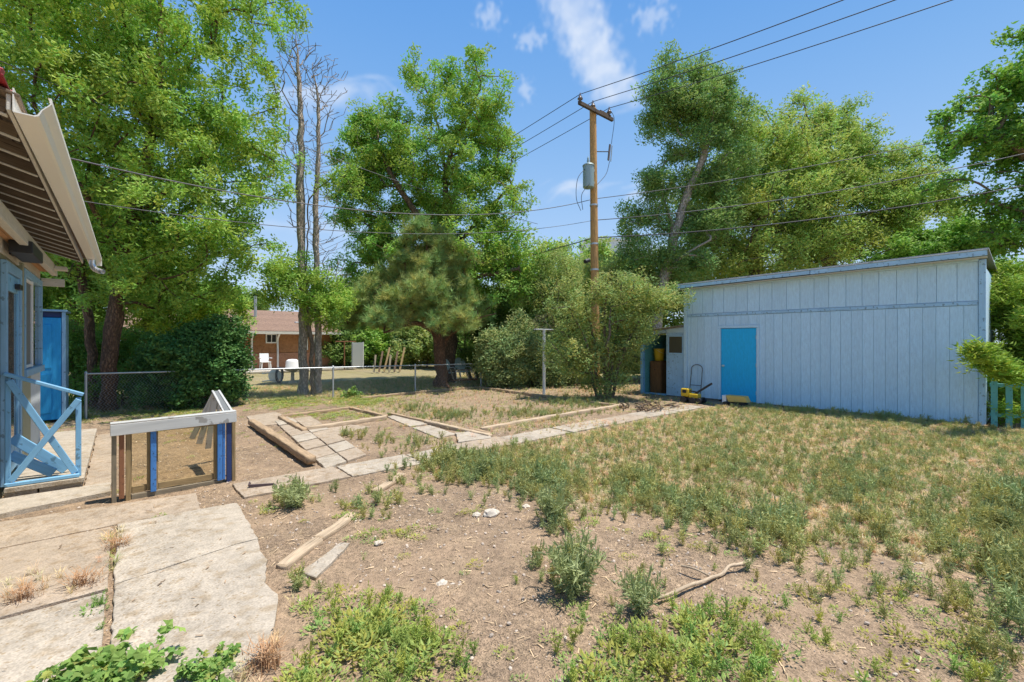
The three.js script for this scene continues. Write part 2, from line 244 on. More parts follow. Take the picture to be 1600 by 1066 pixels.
// ---------------------------------------------------------------- the house at the left: wall, door, window, eave
{
  const X = -0.92, h = thing('house', 'pale blue house wall with storm door, window and deep eave at left edge', 'house', V(X, 0, -8));
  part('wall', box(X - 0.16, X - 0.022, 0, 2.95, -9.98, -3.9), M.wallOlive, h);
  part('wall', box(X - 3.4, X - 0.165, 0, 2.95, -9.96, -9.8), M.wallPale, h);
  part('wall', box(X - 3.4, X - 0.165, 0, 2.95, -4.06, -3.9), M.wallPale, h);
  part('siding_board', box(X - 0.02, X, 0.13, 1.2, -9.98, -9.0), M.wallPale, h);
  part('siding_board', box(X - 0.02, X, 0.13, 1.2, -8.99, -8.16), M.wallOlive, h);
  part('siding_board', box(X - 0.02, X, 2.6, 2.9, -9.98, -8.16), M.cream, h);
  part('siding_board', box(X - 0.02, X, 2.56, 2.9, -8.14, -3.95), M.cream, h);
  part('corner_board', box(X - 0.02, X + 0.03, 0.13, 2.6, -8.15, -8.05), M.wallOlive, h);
  // storm door
  const dr = part('door', box(X - 0.02, X + 0.015, 0.2, 2.38, -7.92, -7.84), M.railBlue, h);
  part('door_stile', box(X - 0.02, X + 0.015, 0.2, 2.38, -7.22, -7.12), M.railBlue, dr); part('door_rail', box(X - 0.02, X + 0.013, 2.2, 2.38, -7.84, -7.22), M.railBlue, dr); part('kick_panel', box(X - 0.02, X + 0.013, 0.2, 0.55, -7.84, -7.22), M.railBlue, dr);
  part('pane', box(X - 0.005, X - 0.001, 0.55, 2.2, -7.84, -7.22, 0.001), M.pane, dr); part('handle', box(X + 0.016, X + 0.05, 1.12, 1.24, -7.20, -7.17), M.black, dr); part('door_closer', box(X + 0.016, X + 0.06, 2.24, 2.30, -7.8, -7.6), M.black, dr);
  for (const [a, b] of [[-8.03, -7.93], [-7.11, -7.03]]) part('door_casing', box(X - 0.02, X + 0.028, 0.13, 2.5, a, b), M.casing, h);
  part('door_casing', box(X - 0.02, X + 0.028, 2.39, 2.5, -7.925, -7.115), M.casing, h);
  // sliding window
  const w = part('window', box(X - 0.03, X + 0.03, 2.47, 2.56, -9.92, -8.25), M.casing, h);
  part('sill', box(X - 0.03, X + 0.05, 1.2, 1.29, -9.94, -8.23), M.casing, w); part('jamb', box(X - 0.03, X + 0.03, 1.29, 2.47, -8.33, -8.25), M.casing, w); part('jamb', box(X - 0.03, X + 0.03, 1.29, 2.47, -9.92, -9.84), M.casing, w);
  part('sash', [box(X - 0.012, X + 0.012, 1.29, 2.47, -9.12, -9.04), box(X - 0.012, X + 0.012, 1.30, 1.34, -9.04, -8.34), box(X - 0.012, X + 0.012, 2.42, 2.46, -9.04, -8.34)], M.white, w);
  part('insect_screen', box(X - 0.011, X - 0.008, 1.34, 2.42, -9.04, -8.335, 0.0005), M.screen, w); part('pane', box(X - 0.011, X - 0.007, 1.30, 2.46, -9.83, -9.12, 0.001), M.pane, w);
  // eave: deck boards over painted rafters
  const slope = 0.30, ry = (x) => 2.92 + (-0.42 - x) * slope;
  for (let i = 0; i < 16; i++) { const z = -3.72 - i * 0.405; const rr = part('rafter', board(V(-0.47, ry(-0.47), z), V(-1.75, ry(-1.75), z), 0.075, 0.034), M.deck, h); part('painted_edge', board(V(-0.47, ry(-0.47) - 0.043, z), V(-1.75, ry(-1.75) - 0.043, z), 0.008, 0.04, V(0, 1, 0), 0.002), M.cream, rr); }
  for (let i = 0; i < 10; i++) { const x0 = -0.41 - i * 0.142, x1 = x0 - 0.138, o = 0.064; part('deck_board', board(V((x0 + x1) / 2, ry((x0 + x1) / 2) + o, -3.62), V((x0 + x1) / 2, ry((x0 + x1) / 2) + o, -10.05), 0.138, 0.02, V(-1, slope, 0)), M.deck, h); }
  const rf = [board(V(-2.42, ry(-2.42) + 0.095, -3.5), V(-2.42, ry(-2.42) + 0.095, -10.08), 4.1, 0.008, V(-1, slope, 0), 0.001)];
  const roof = part('roof', rf, M.redRoof, h);
  for (let i = 0; i < 24; i++) { const z = -3.53 - i * 0.277, f = (x) => V(x, ry(x) + 0.115, z); part('roof_rib', board(f(-0.46), f(-4.4), 0.036, 0.05), M.redRoof, roof); }
  part('rake_trim', board(V(-0.47, ry(-0.47) + 0.07, -3.485), V(-4.4, ry(-4.4) + 0.07, -3.485), 0.10, 0.02), M.redRoof, roof);
  part('fascia', box(-0.465, -0.445, 2.895, 2.985, -10.03, -3.63), M.cream, h);
  { // K-style gutter, open at the near end
    const prof = [[0, 0.13], [0, 0.005], [0.005, 0], [0.085, 0], [0.10, 0.008], [0.115, 0.045], [0.14, 0.075], [0.15, 0.09], [0.15, 0.12], [0.135, 0.122]], t = 0.006, N = prof.length;
    const s = new THREE.Shape([...prof.map(([a, b]) => new THREE.Vector2(a, b)), ...prof.slice().reverse().map(([a, b], i) => new THREE.Vector2(a + (i === N - 1 ? t : i === 0 ? 0 : a < 0.06 ? t : -t), b + (b < 0.012 ? t : 0.0005)))]);
    const g = plain(new THREE.ExtrudeGeometry(s, { depth: 6.4, bevelEnabled: false })); g.applyMatrix4(new THREE.Matrix4().makeShear(0, 0, 0, 0, -0.0105, 0.002)).translate(-0.372, 2.875, -10.02);
    const gt = part('gutter', g, M.gutter, h);
    part('end_cap', box(-0.376, -0.222, 2.875, 2.997, -10.035, -10.022, 0.002), M.gutter, gt);
    const el = [V(-0.31, 2.875, -9.35), V(-0.31, 2.80, -9.35), V(-0.29, 2.745, -9.33), V(-0.24, 2.71, -9.28), V(-0.19, 2.695, -9.23)];
    const dsp = part('downspout_elbow', tube(el, 0.036, 10, 14), M.alu, gt);
    for (let i = 0; i < 7; i++) { const c = new THREE.CatmullRomCurve3(el), a = c.getPoint(0.12 + i * 0.105), b = c.getPoint(0.15 + i * 0.105); part('crimp', rod(a, b, 0.041, 12), M.alu, dsp); }
  }
  part('beam', box(-0.80, -0.735, 2.66, 2.80, -10.0, -3.9), M.cream, h); part('beam', box(-0.915, -0.66, 2.50, 2.62, -10.06, -10.01), M.cream, h);
  for (let i = 0; i < 2; i++) part('soffit_board', box(-0.918 + i * 0.06, -0.862 + i * 0.064, 2.71, 2.725, -9.95, -3.95, 0.003), M.pineBoard, h);
  part('soffit_bracket', box(-0.74, -0.60, 2.71, 2.76, -9.72, -9.5), M.cream, h);
  const lamp = thing('floodlight', 'black box floodlight mounted under the house eave above the storm door', 'floodlight', V(-0.84, 2.6, -7.4));
  part('housing', box(-0.88, -0.70, 2.58, 2.71, -7.85, -7.0, 0.012), M.black, lamp); part('bracket', box(-0.918, -0.88, 2.60, 2.68, -7.5, -7.36), M.black, lamp);
}
{ // step and its blue railing
  const st = thing('porch_step', 'low concrete porch step along the house wall under the blue railing', 'step', V(-0.6, 0, -8.5));
  part('step_slab', slab([[-0.90, -6.93], [-0.30, -6.93], [-0.30, -8.4], [-0.90, -8.4]], 0.135, 0.05, 71, 0.004), M.concrete, st); part('step_slab', slab([[-0.90, -8.42], [-0.30, -8.42], [-0.30, -10.7], [-0.90, -10.7]], 0.135, 0.05, 72, 0.004), M.concrete, st);
  for (const [a, b] of [[-0.90, -0.665], [-0.65, -0.32]]) part('riser_block', box(a, b, -0.04, 0.084, -7.2, -6.95, 0.008), M.concrete, st);
  part('riser_block', box(-0.335, -0.318, -0.04, 0.084, -10.6, -7.21, 0.005), M.concrete, st);
  const r = thing('porch_railing', 'light blue wooden porch railing with crossed X braces beside the house', 'railing', V(-0.6, 0.135, -7.02)), z = -7.02;
  part('post', box(-0.905, -0.865, 0.137, 1.27, z - 0.04, z + 0.0), M.railBlue, r); part('post', box(-0.375, -0.328, 0.137, 1.02, z - 0.045, z + 0.002), M.railBlue, r);
  part('top_rail', board(V(-0.915, 1.31, z - 0.02), V(-0.31, 1.045, z - 0.02), 0.035, 0.085), M.railBlue, r); part('bottom_rail', box(-0.905, -0.34, 0.139, 0.175, z + 0.005, z + 0.06), M.railBlue, r);
  part('brace', board(V(-0.875, 1.24, z + 0.012), V(-0.375, 0.185, z + 0.012), 0.062, 0.02), M.railBlue, r); part('brace', board(V(-0.86, 0.19, z + 0.035), V(-0.345, 1.0, z + 0.035), 0.058, 0.02), M.railBlue, r);
  const p = thing('stair_stringer', 'pair of worn blue boards sloping behind the porch railing', 'boards', V(-0.6, 0.135, -7.3));
  part('plank', board(V(-0.89, 0.60, -7.32), V(-0.46, 0.17, -7.32), 0.11, 0.03), M.railBlue, p); part('plank', board(V(-0.895, 0.43, -7.22), V(-0.56, 0.17, -7.22), 0.10, 0.03), M.railBlue, p);
}
{ // tall blue tool cupboard behind the house corner
  const x0 = -1.75, x1 = -0.84, d = 13.0, t = thing('tool_cupboard', 'tall bright blue wooden cupboard behind the house corner', 'cupboard', V(-1.3, 0, -13.4));
  part('side_panel', box(x1 - 0.03, x1, 0.03, 2.2, -13.75, -d - 0.02), M.casing, t); part('side_panel', box(x0, x0 + 0.03, 0.03, 2.2, -13.75, -d - 0.02), M.casing, t); part('back_panel', box(x0 + 0.032, x1 - 0.032, 0.03, 2.2, -13.74, -13.7), M.toolBlue, t);
  part('corner_trim', box(x1 - 0.055, x1 + 0.004, 0.03, 2.24, -d - 0.019, -d + 0.012), M.casing, t);
  const dr = part('door', box(x0 + 0.01, x1 - 0.06, 0.06, 2.12, -d - 0.03, -d), M.toolBlue, t);
  part('raised_panel', box(x0 + 0.12, x1 - 0.20, 1.1, 1.98, -d + 0.001, -d + 0.012), M.toolBlue, dr); part('raised_panel', box(x0 + 0.12, x1 - 0.20, 0.2, 0.98, -d + 0.001, -d + 0.012), M.toolBlue, dr);
  part('top', box(x0 - 0.03, x1 + 0.03, 2.245, 2.285, -13.8, -d + 0.04), M.casing, t); part('valance', box(x0 + 0.01, x1 - 0.06, 2.13, 2.242, -d - 0.06, -d - 0.035), M.navy, t);
}
{ // cold frame made of old windows
  const d = 6.15, z = -d, t = thing('cold_frame', 'cold frame of old glazed sashes with blue posts and white top board', 'cold frame', V(0.45, 0, z));
  part('top_board', board(V(-0.075, 0.745, z + 0.035), V(1.03, 0.765, z + 0.035), 0.115, 0.022), M.whiteTrim, t); part('top_cap', board(V(-0.075, 0.812, z - 0.01), V(1.03, 0.832, z - 0.01), 0.012, 0.11), M.whiteTrim, t);
  part('post', box(-0.065, -0.025, -0.06, 0.70, z - 0.05, z + 0.0), M.frameGrey, t); part('post', box(-0.008, 0.035, 0.03, 0.70, z - 0.02, z + 0.012), M.rust, t); part('post', box(0.045, 0.085, -0.09, 0.70, z - 0.03, z + 0.008), M.frameTan, t);
  part('post', box(0.245, 0.295, 0.05, 0.71, z - 0.02, z + 0.016), M.frameBlue, t); part('post', box(0.845, 0.895, 0.05, 0.715, z - 0.02, z + 0.016), M.frameBlue, t); part('post', box(0.90, 0.925, 0.05, 0.715, z - 0.03, z + 0.006), M.frameBlue, t); part('post', box(0.935, 0.985, 0.0, 0.72, z - 0.03, z + 0.015), M.navy, t); part('post', box(0.992, 1.03, 0.0, 0.72, z - 0.06, z - 0.015), M.frameTan, t);
  const sash = (x0, x1) => { const s = part('sash', box(x0, x0 + 0.045, 0.06, 0.72, z - 0.06, z - 0.03), M.frameTan, t); part('sash_stile', box(x1 - 0.045, x1, 0.06, 0.72, z - 0.06, z - 0.03), M.frameTan, s); part('sash_rail', box(x0 + 0.045, x1 - 0.045, 0.06, 0.13, z - 0.058, z - 0.032), M.frameTan, s); part('sash_rail', box(x0 + 0.045, x1 - 0.045, 0.68, 0.72, z - 0.058, z - 0.032), M.frameTan, s); part('pane', box(x0 + 0.045, x1 - 0.045, 0.13, 0.68, z - 0.047, z - 0.044, 0.0005), M.glass, s); };
  sash(0.05, 0.262); sash(0.266, 0.86);
  part('bottom_board', box(0.09, 0.9, -0.05, 0.055, z - 0.05, z - 0.012), M.frameGrey, t);
  // leaning screen sash along the right side
  const a0 = V(1.0, 0.82, z - 0.06), a1 = V(1.0, 0.985, z - 1.0), b1 = V(0.82, 0.80, z - 1.02);
  const sc = part('side_sash', board(a0, a1, 0.026, 0.03, V(1, 0, 0)), M.whiteTrim, t);
  part('sash_stile', board(a1, V(1.02, 0.1, z - 1.25), 0.04, 0.03, V(0, 0, 1)), M.whiteTrim, sc); part('sash_stile', board(V(1.0, 0.78, z - 0.1), V(1.02, 0.06, z - 0.35), 0.04, 0.03, V(0, 0, 1)), M.whiteTrim, sc);
  part('sash_rail', board(V(0.93, 0.80, z - 0.07), V(0.93, 0.985, z - 1.0), 0.026, 0.03, V(1, 0, 0)), M.whiteTrim, sc);
  part('insect_screen', board(V(0.965, 0.82, z - 0.07), V(0.965, 0.985, z - 1.0), 0.06, 0.006, V(1, 0, 0), 0.001), M.screen, sc);
  for (const [x, y] of [[0.90, 0.2], [0.80, 0.28], [0.72, 0.36]]) part('leaning_slat', board(V(0.955, 0.965, z - 0.98), V(x, y, z - 1.16), 0.07, 0.008, V(1, 0.4, 0)), M.whiteTrim, sc);
  for (const x of [0.27, 0.87]) for (let k = 0; k < 4; k++) part('nail', rod(V(x, 0.14 + k * 0.16, z + 0.016), V(x, 0.14 + k * 0.16, z + 0.02), 0.004, 6), M.black, t);
}

// ---------------------------------------------------------------- shed
const SX = 12.46;
{
  const s = thing('shed', 'long light blue plywood shed with flat roof and bright blue door', 'shed', V(SX + 1.5, 0, -3.7)), zr = -0.665, zl = -6.77, top = (z) => lerp(3.2, 3.11, (z - zr) / (zl - zr));
  const shell = new THREE.Shape([[zr, 0.06], [zl, 0.06], [zl, 3.12], [zr, 3.21]].map(([a, b]) => new THREE.Vector2(a, b))); shell.holes.push(new THREE.Path([[-4.76, 0.04], [-5.71, 0.04], [-5.71, 2.0], [-4.76, 2.0]].map(([a, b]) => new THREE.Vector2(a, Math.max(b, 0.075)))));
  const wg = plain(new THREE.ExtrudeGeometry(shell, { depth: 0.08, bevelEnabled: false })); wg.rotateY(-Math.PI / 2).translate(SX + 0.1, 0, 0); // shape x becomes z
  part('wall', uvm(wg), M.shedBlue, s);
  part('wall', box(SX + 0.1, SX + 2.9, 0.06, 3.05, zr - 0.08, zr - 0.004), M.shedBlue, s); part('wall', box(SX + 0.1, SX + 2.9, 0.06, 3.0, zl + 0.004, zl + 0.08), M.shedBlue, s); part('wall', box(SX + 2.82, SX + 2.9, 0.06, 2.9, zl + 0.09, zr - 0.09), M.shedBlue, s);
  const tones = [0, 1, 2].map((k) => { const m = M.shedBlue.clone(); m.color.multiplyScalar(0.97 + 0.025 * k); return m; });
  const r = rng(77); let z = zr - 0.1, i = 0;
  while (z > zl + 0.12) { // lower boards between the grooves, then the upper ones
    const w = Math.min(0.2, z - (zl + 0.1)), z1 = z - w, gap = i % 6 === 5 ? 0.006 : 0.003;
    const cut = z1 < -4.70 && z > -5.77;
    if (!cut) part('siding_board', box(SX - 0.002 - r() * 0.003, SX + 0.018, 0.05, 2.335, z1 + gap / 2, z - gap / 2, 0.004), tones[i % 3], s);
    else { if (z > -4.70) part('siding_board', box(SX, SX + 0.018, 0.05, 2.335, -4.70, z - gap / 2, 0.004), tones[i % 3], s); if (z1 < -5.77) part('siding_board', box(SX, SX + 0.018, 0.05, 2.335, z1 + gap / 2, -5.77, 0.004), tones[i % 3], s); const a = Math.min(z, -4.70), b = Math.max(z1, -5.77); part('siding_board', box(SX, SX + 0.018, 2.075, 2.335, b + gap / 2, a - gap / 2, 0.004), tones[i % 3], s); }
    z = z1; i++;
  }
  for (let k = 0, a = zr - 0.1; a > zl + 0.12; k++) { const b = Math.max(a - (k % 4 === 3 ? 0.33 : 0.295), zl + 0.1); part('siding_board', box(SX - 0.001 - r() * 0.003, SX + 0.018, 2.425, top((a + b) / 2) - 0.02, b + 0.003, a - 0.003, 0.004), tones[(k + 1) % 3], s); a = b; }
  part('belt_board', box(SX - 0.016, SX + 0.018, 2.345, 2.415, zl + 0.1, zr - 0.1), M.shedTrim, s);
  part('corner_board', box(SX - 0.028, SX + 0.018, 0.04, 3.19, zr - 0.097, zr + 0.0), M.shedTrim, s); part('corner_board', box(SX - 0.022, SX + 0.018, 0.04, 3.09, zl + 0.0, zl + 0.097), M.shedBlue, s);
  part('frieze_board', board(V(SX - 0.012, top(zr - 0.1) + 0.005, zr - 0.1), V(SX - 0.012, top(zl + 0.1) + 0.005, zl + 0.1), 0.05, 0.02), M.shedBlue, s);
  // roof: mono pitch, front overhang, soffit and fascia
  const rt = (z) => top(z) + 0.04;
  const rg = plain(new THREE.BoxGeometry(3.2, 0.03, 6.2)); { const p = rg.attributes.position; for (let q = 0; q < p.count; q++) { const x = p.getX(q) + SX + 1.34, zz = p.getZ(q) - 3.715; p.setXYZ(q, x, p.getY(q) + rt(zz) + 0.115 - (x - SX) * 0.06, zz); } rg.computeVertexNormals(); }
  part('roof', rg, std(0.32, 0.33, 0.34), s);
  part('soffit', board(V(SX - 0.135, rt(zr) - 0.012, zr + 0.025), V(SX - 0.135, rt(zl) - 0.012, zl - 0.09), 0.2, 0.012, V(1, 0, 0)), M.cream, s);
  part('fascia', board(V(SX - 0.25, rt(zr) + 0.055, zr + 0.03), V(SX - 0.25, rt(-3.5) + 0.055, -3.5), 0.10, 0.02), M.shedTrim, s); part('fascia', board(V(SX - 0.25, rt(-3.51) + 0.058, -3.51), V(SX - 0.25, rt(zl) + 0.058, zl - 0.1), 0.09, 0.02), M.shedTrim, s);
  part('drip_edge', board(V(SX - 0.266, rt(zr) + 0.115, zr + 0.035), V(SX - 0.266, rt(zl) + 0.115, zl - 0.11), 0.02, 0.012), M.whiteTrim, s);
  const d = part('door', box(SX - 0.008, SX + 0.03, 0.05, 1.985, -5.685, -4.785, 0.004), M.doorBlue, s);
  for (const y of [0.3, 1.02, 1.75]) part('hinge', rod(V(SX - 0.012, y - 0.05, -4.781), V(SX - 0.012, y + 0.05, -4.781), 0.009, 8), M.galv, d);
  part('knob', lathe([[0, 0], [0.028, 0.002], [0.03, 0.02], [0.012, 0.028], [0.014, 0.045], [0.03, 0.055], [0.028, 0.075], [0, 0.08]]).rotateZ(Math.PI / 2).translate(SX - 0.01, 0.98, -5.61), M.alu, d);
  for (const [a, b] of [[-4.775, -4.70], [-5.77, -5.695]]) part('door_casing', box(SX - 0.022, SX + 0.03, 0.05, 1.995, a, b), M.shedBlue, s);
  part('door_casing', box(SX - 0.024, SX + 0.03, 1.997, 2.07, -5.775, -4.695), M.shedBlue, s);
  part('skirt_board', box(SX - 0.005, SX + 0.03, -0.02, 0.045, -5.69, -4.78), M.navy, s);
  for (let k = 0; k < 11; k++) { const a = -1.0 - k * 0.53; if (k % 3 !== 1 || k > 6) part('foundation_block', box(SX + 0.03, SX + 0.22, -0.12, 0.055, a - 0.39, a, 0.01), M.block, s); }
  // lean-to on the far end
  const l = thing('lean_to', 'small open blue lean-to with a window at the far end of the shed', 'lean-to', V(SX + 0.7, 0, -7.5)), e = -8.2;
  part('wall', box(SX + 0.02, SX + 0.06, 0.02, 1.9, -7.35, -6.79), M.shedTrim, l).userData.label = 'greenish blue wall piece'; 
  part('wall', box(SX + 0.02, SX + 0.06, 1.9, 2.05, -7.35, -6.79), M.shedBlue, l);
  const w = part('window', box(SX - 0.005, SX + 0.018, 1.26, 1.30, -7.28, -6.84), M.shedTrim, l); part('frame', box(SX - 0.005, SX + 0.018, 1.78, 1.82, -7.28, -6.84), M.shedTrim, w); part('frame', box(SX - 0.005, SX + 0.018, 1.30, 1.78, -7.28, -7.25), M.shedTrim, w); part('pane', box(SX + 0.006, SX + 0.010, 1.30, 1.78, -7.25, -6.84, 0.001), new THREE.MeshPhysicalMaterial({ color: new THREE.Color().setRGB(0.10, 0.09, 0.06), roughness: 0.15 }), w);
  part('post', box(SX - 0.06, SX + 0.05, 0.0, 1.85, e, e + 0.10), M.railBlue, l); part('wall', box(SX + 0.05, SX + 1.7, 0.0, 1.85, e + 0.02, e + 0.06), M.mint, l); part('wall', box(SX + 1.66, SX + 1.7, 0.0, 2.0, e + 0.07, -6.8), M.frameGrey, l);
  part('roof', board(V(SX + 0.8, 2.09, -6.78), V(SX + 0.8, 1.92, e - 0.1), 1.95, 0.05, V(1, 0, 0)), M.frameGrey, l); part('threshold', box(SX - 0.0, SX + 0.1, 0.0, 0.05, -8.09, -7.36), M.railBlue, l); part('header', board(V(SX + 0.03, 1.96, -7.36), V(SX + 0.03, 1.88, -8.18), 0.12, 0.04), M.shedTrim, l);
  const c = thing('wooden_cabinet', 'narrow brown wooden cabinet inside the open lean-to', 'cabinet', V(SX + 0.5, 0, -7.8));
  part('carcass', box(SX + 0.3, SX + 0.75, 0.02, 1.02, -8.08, -7.68), M.brown, c); part('front', box(SX + 0.278, SX + 0.298, 0.04, 1.0, -8.06, -7.70), M.brown, c); part('knob', rod(V(SX + 0.278, 0.75, -7.9), V(SX + 0.26, 0.75, -7.9), 0.014), M.black, c);
  const b = thing('bucket', 'yellow plastic bucket on the cabinet in the lean-to', 'bucket', V(SX + 0.5, 1.02, -7.88));
  part('body', lathe([[0, 0.004], [0.13, 0.004], [0.165, 0.36], [0.175, 0.36], [0.175, 0.38], [0.158, 0.385], [0.126, 0.02], [0, 0.02]], 24).translate(SX + 0.5, 1.025, -7.88), M.yellow, b); part('handle', tube([V(SX + 0.33, 1.38, -7.88), V(SX + 0.36, 1.30, -7.75), V(SX + 0.5, 1.26, -7.705), V(SX + 0.64, 1.30, -7.75), V(SX + 0.67, 1.38, -7.88)], 0.004, 6), M.alu, b);
}
{ // toys and a hand truck by the shed wall
  const wheel = (x, y, z, r, w) => rod(V(x, y, z - w / 2), V(x, y, z + w / 2), r, 16).toNonIndexed?.() ?? rod(V(x, y, z - w / 2), V(x, y, z + w / 2), r, 16);
  const p = G(1083, 630), t = thing('toy_digger', 'yellow toy digger with black boom on the path end by the shed', 'toy', V(p.x, 0, p.z)); const o = (x, y, z) => V(p.x + x, y, p.z + z);
  const bx = (x0, x1, y0, y1, z0, z1, r = 0.02) => box(p.x + x0, p.x + x1, y0, y1, p.z + z0, p.z + z1, r);
  part('cab', bx(-0.11, 0.11, 0.16, 0.38, -0.30, -0.08, 0.03), M.yellow, t); part('hood', bx(-0.11, 0.11, 0.14, 0.26, -0.08, 0.18, 0.03), M.yellow, t); part('chassis', bx(-0.09, 0.09, 0.08, 0.15, -0.28, 0.25), M.black, t);
  for (const z of [-0.2, 0.05, 0.22]) for (const x of [-0.13, 0.13]) part('wheel', wheelX(p.x + x, 0.085, p.z + z, 0.08, 0.06), M.black, t);
  part('boom', board(o(-0.02, 0.24, 0.05), o(-0.02, 0.56, 0.52), 0.05, 0.04), M.black, t); part('arm', board(o(-0.02, 0.33, -0.2), o(-0.02, 0.30, 0.16), 0.03, 0.03), M.black, t);
  part('seat_window', bx(-0.114, -0.08, 0.26, 0.35, -0.25, -0.13, 0.01), M.black, t);
  function wheelX(x, y, z, r, w) { return rod(V(x - w / 2, y, z), V(x + w / 2, y, z), r, 16); }
  const q = G(1153, 636), k = thing('toy_truck', 'yellow toy dump truck on the ground below the blue shed door', 'toy', V(q.x, 0, q.z)), b2 = (x0, x1, y0, y1, z0, z1, r = 0.015) => box(q.x + x0, q.x + x1, y0, y1, q.z + z0, q.z + z1, r);
  const bed = new THREE.Shape([[-0.24, 0.24], [0.2, 0.24], [0.26, 0.12], [-0.18, 0.10]].map(([a, b]) => new THREE.Vector2(a, b)));
  part('dump_bed', plain(new THREE.ExtrudeGeometry(bed, { depth: 0.2, bevelEnabled: true, bevelSize: 0.012, bevelThickness: 0.012, bevelSegments: 2 })).rotateY(-Math.PI / 2).translate(q.x + 0.1, 0.03, q.z), std(0.62, 0.44, 0.12, { rough: 0.6 }), k);
  part('cab', b2(-0.09, 0.09, 0.08, 0.27, -0.36, -0.25), M.white, k); part('chassis', b2(-0.07, 0.07, 0.06, 0.11, -0.34, 0.2), M.black, k);
  for (const z of [-0.27, 0.02, 0.15]) for (const x of [-0.1, 0.1]) part('wheel', wheelX(q.x + x, 0.06, q.z + z, 0.06, 0.05), M.black, k);
  const hz = -6.35, ht = thing('hand_truck', 'thin grey metal hand truck leaning on the shed beside the lean-to', 'hand truck', V(SX - 0.1, 0, hz));
  part('frame', tube([V(SX - 0.2, 0.03, hz - 0.16), V(SX - 0.08, 0.7, hz - 0.16), V(SX - 0.055, 0.92, hz - 0.14), V(SX - 0.05, 0.98, hz), V(SX - 0.055, 0.92, hz + 0.14), V(SX - 0.08, 0.7, hz + 0.16), V(SX - 0.2, 0.03, hz + 0.16)], 0.011, 8, 60), M.wireGrey, ht);
  part('crossbar', rod(V(SX - 0.14, 0.4, hz - 0.16), V(SX - 0.14, 0.4, hz + 0.16), 0.009), M.wireGrey, ht); part('toe_plate', box(SX - 0.36, SX - 0.19, 0.02, 0.026, hz - 0.18, hz + 0.18, 0.002), M.wireGrey, ht);
}
{ // mint picket fence right of the shed
  const f = thing('picket_fence', 'mint green picket fence running from the shed corner at right edge', 'fence', V(SX, 0, 0)), x = SX + 0.06;
  for (const y of [0.22, 0.78]) part('rail', box(x + 0.012, x + 0.045, y, y + 0.07, -0.62, 2.2), M.mint, f);
  for (let k = 0; k < 14; k++) { const z = -0.56 + k * 0.19; part('picket', box(x - 0.01, x + 0.01, 0.03, 0.94 + 0.01 * (k % 3), z - 0.045, z + 0.045), M.mint, f); }
  part('post', box(x + 0.047, x + 0.13, 0, 0.95, 0.6, 0.69), M.mint, f);
}

// ---------------------------------------------------------------- chain-link fence
{
  const d = 13.37, z = -d, H = (x) => lerp(0.98, 0.85, clamp((x + 1) / 11)), f = thing('chain_link_fence', 'galvanised chain-link fence across the back of the yard', 'fence', V(5, 0, z));
  const xs = [-0.55, 1.95, 4.68, 7.34, 10.03, 12.4];
  xs.forEach((x, i) => { const tall = i === 4 ? 1.5 : H(x); const p = part('post', rod(V(x, -0.05, z), V(x, tall, z), i === 4 ? 0.035 : 0.026, 12), M.galv, f); part('cap', lathe([[0.03, -0.03], [0.03, 0.0], [0.02, 0.02], [0, 0.028]], 12).translate(x, tall, z), M.galv, p); });
  for (let i = 0; i < xs.length - 1; i++) part('top_rail', rod(V(xs[i], H(xs[i]) - 0.03, z + 0.01), V(xs[i + 1], H(xs[i + 1]) - 0.03, z + 0.01), 0.019, 8), M.galv, f);
  const gs = [], s = 0.062; // each wire zigzags upward and hooks its neighbours
  for (let k = 0; k * s < 12.9; k++) { const x = -0.55 + k * s, n = Math.round(0.82 / (s * 0.9)), pts = []; for (let j = 0; j <= n; j++) pts.push(V(x + (j % 2 ? s * 0.52 : -s * 0.52), 0.03 + (H(x) - 0.08) * j / n, z - 0.012 + (j % 2 ? 0.003 : -0.003))); for (let j = 0; j < n; j++) gs.push(rod(pts[j], pts[j + 1], 0.0019, 3)); }
  part('wire_mesh', gs, M.galv, f).userData.kind = 'stuff';
}
{ // clothes post
  const b = G(850, 617), p = thing('clothes_post', 'pale grey steel clothesline post in the fenced dirt bed', 'post', V(b.x, 0, b.z));
  part('upright', rod(V(b.x, -0.05, b.z), V(b.x, 2.0, b.z), 0.045, 16), M.galvPole, p); part('cross_arm', rod(V(b.x - 0.42, 2.0, b.z), V(b.x + 0.42, 2.0, b.z), 0.02, 10), M.galv, p);
  const r = rng(4); for (let k = 0; k < 7; k++) { const a = r() * 6.28, pts = []; for (let j = 0; j < 8; j++) pts.push(V(b.x + (r() - 0.5) * 0.1 + 0.32 * Math.cos(a + j * 0.7), 2.15 + 0.22 * Math.sin(a * 2 + j * 0.9) + r() * 0.12, b.z + 0.25 * Math.sin(a + j * 0.7))); part('dry_vine', tube(pts, 0.005, 4, 28), M.barkGrey, p); }
}

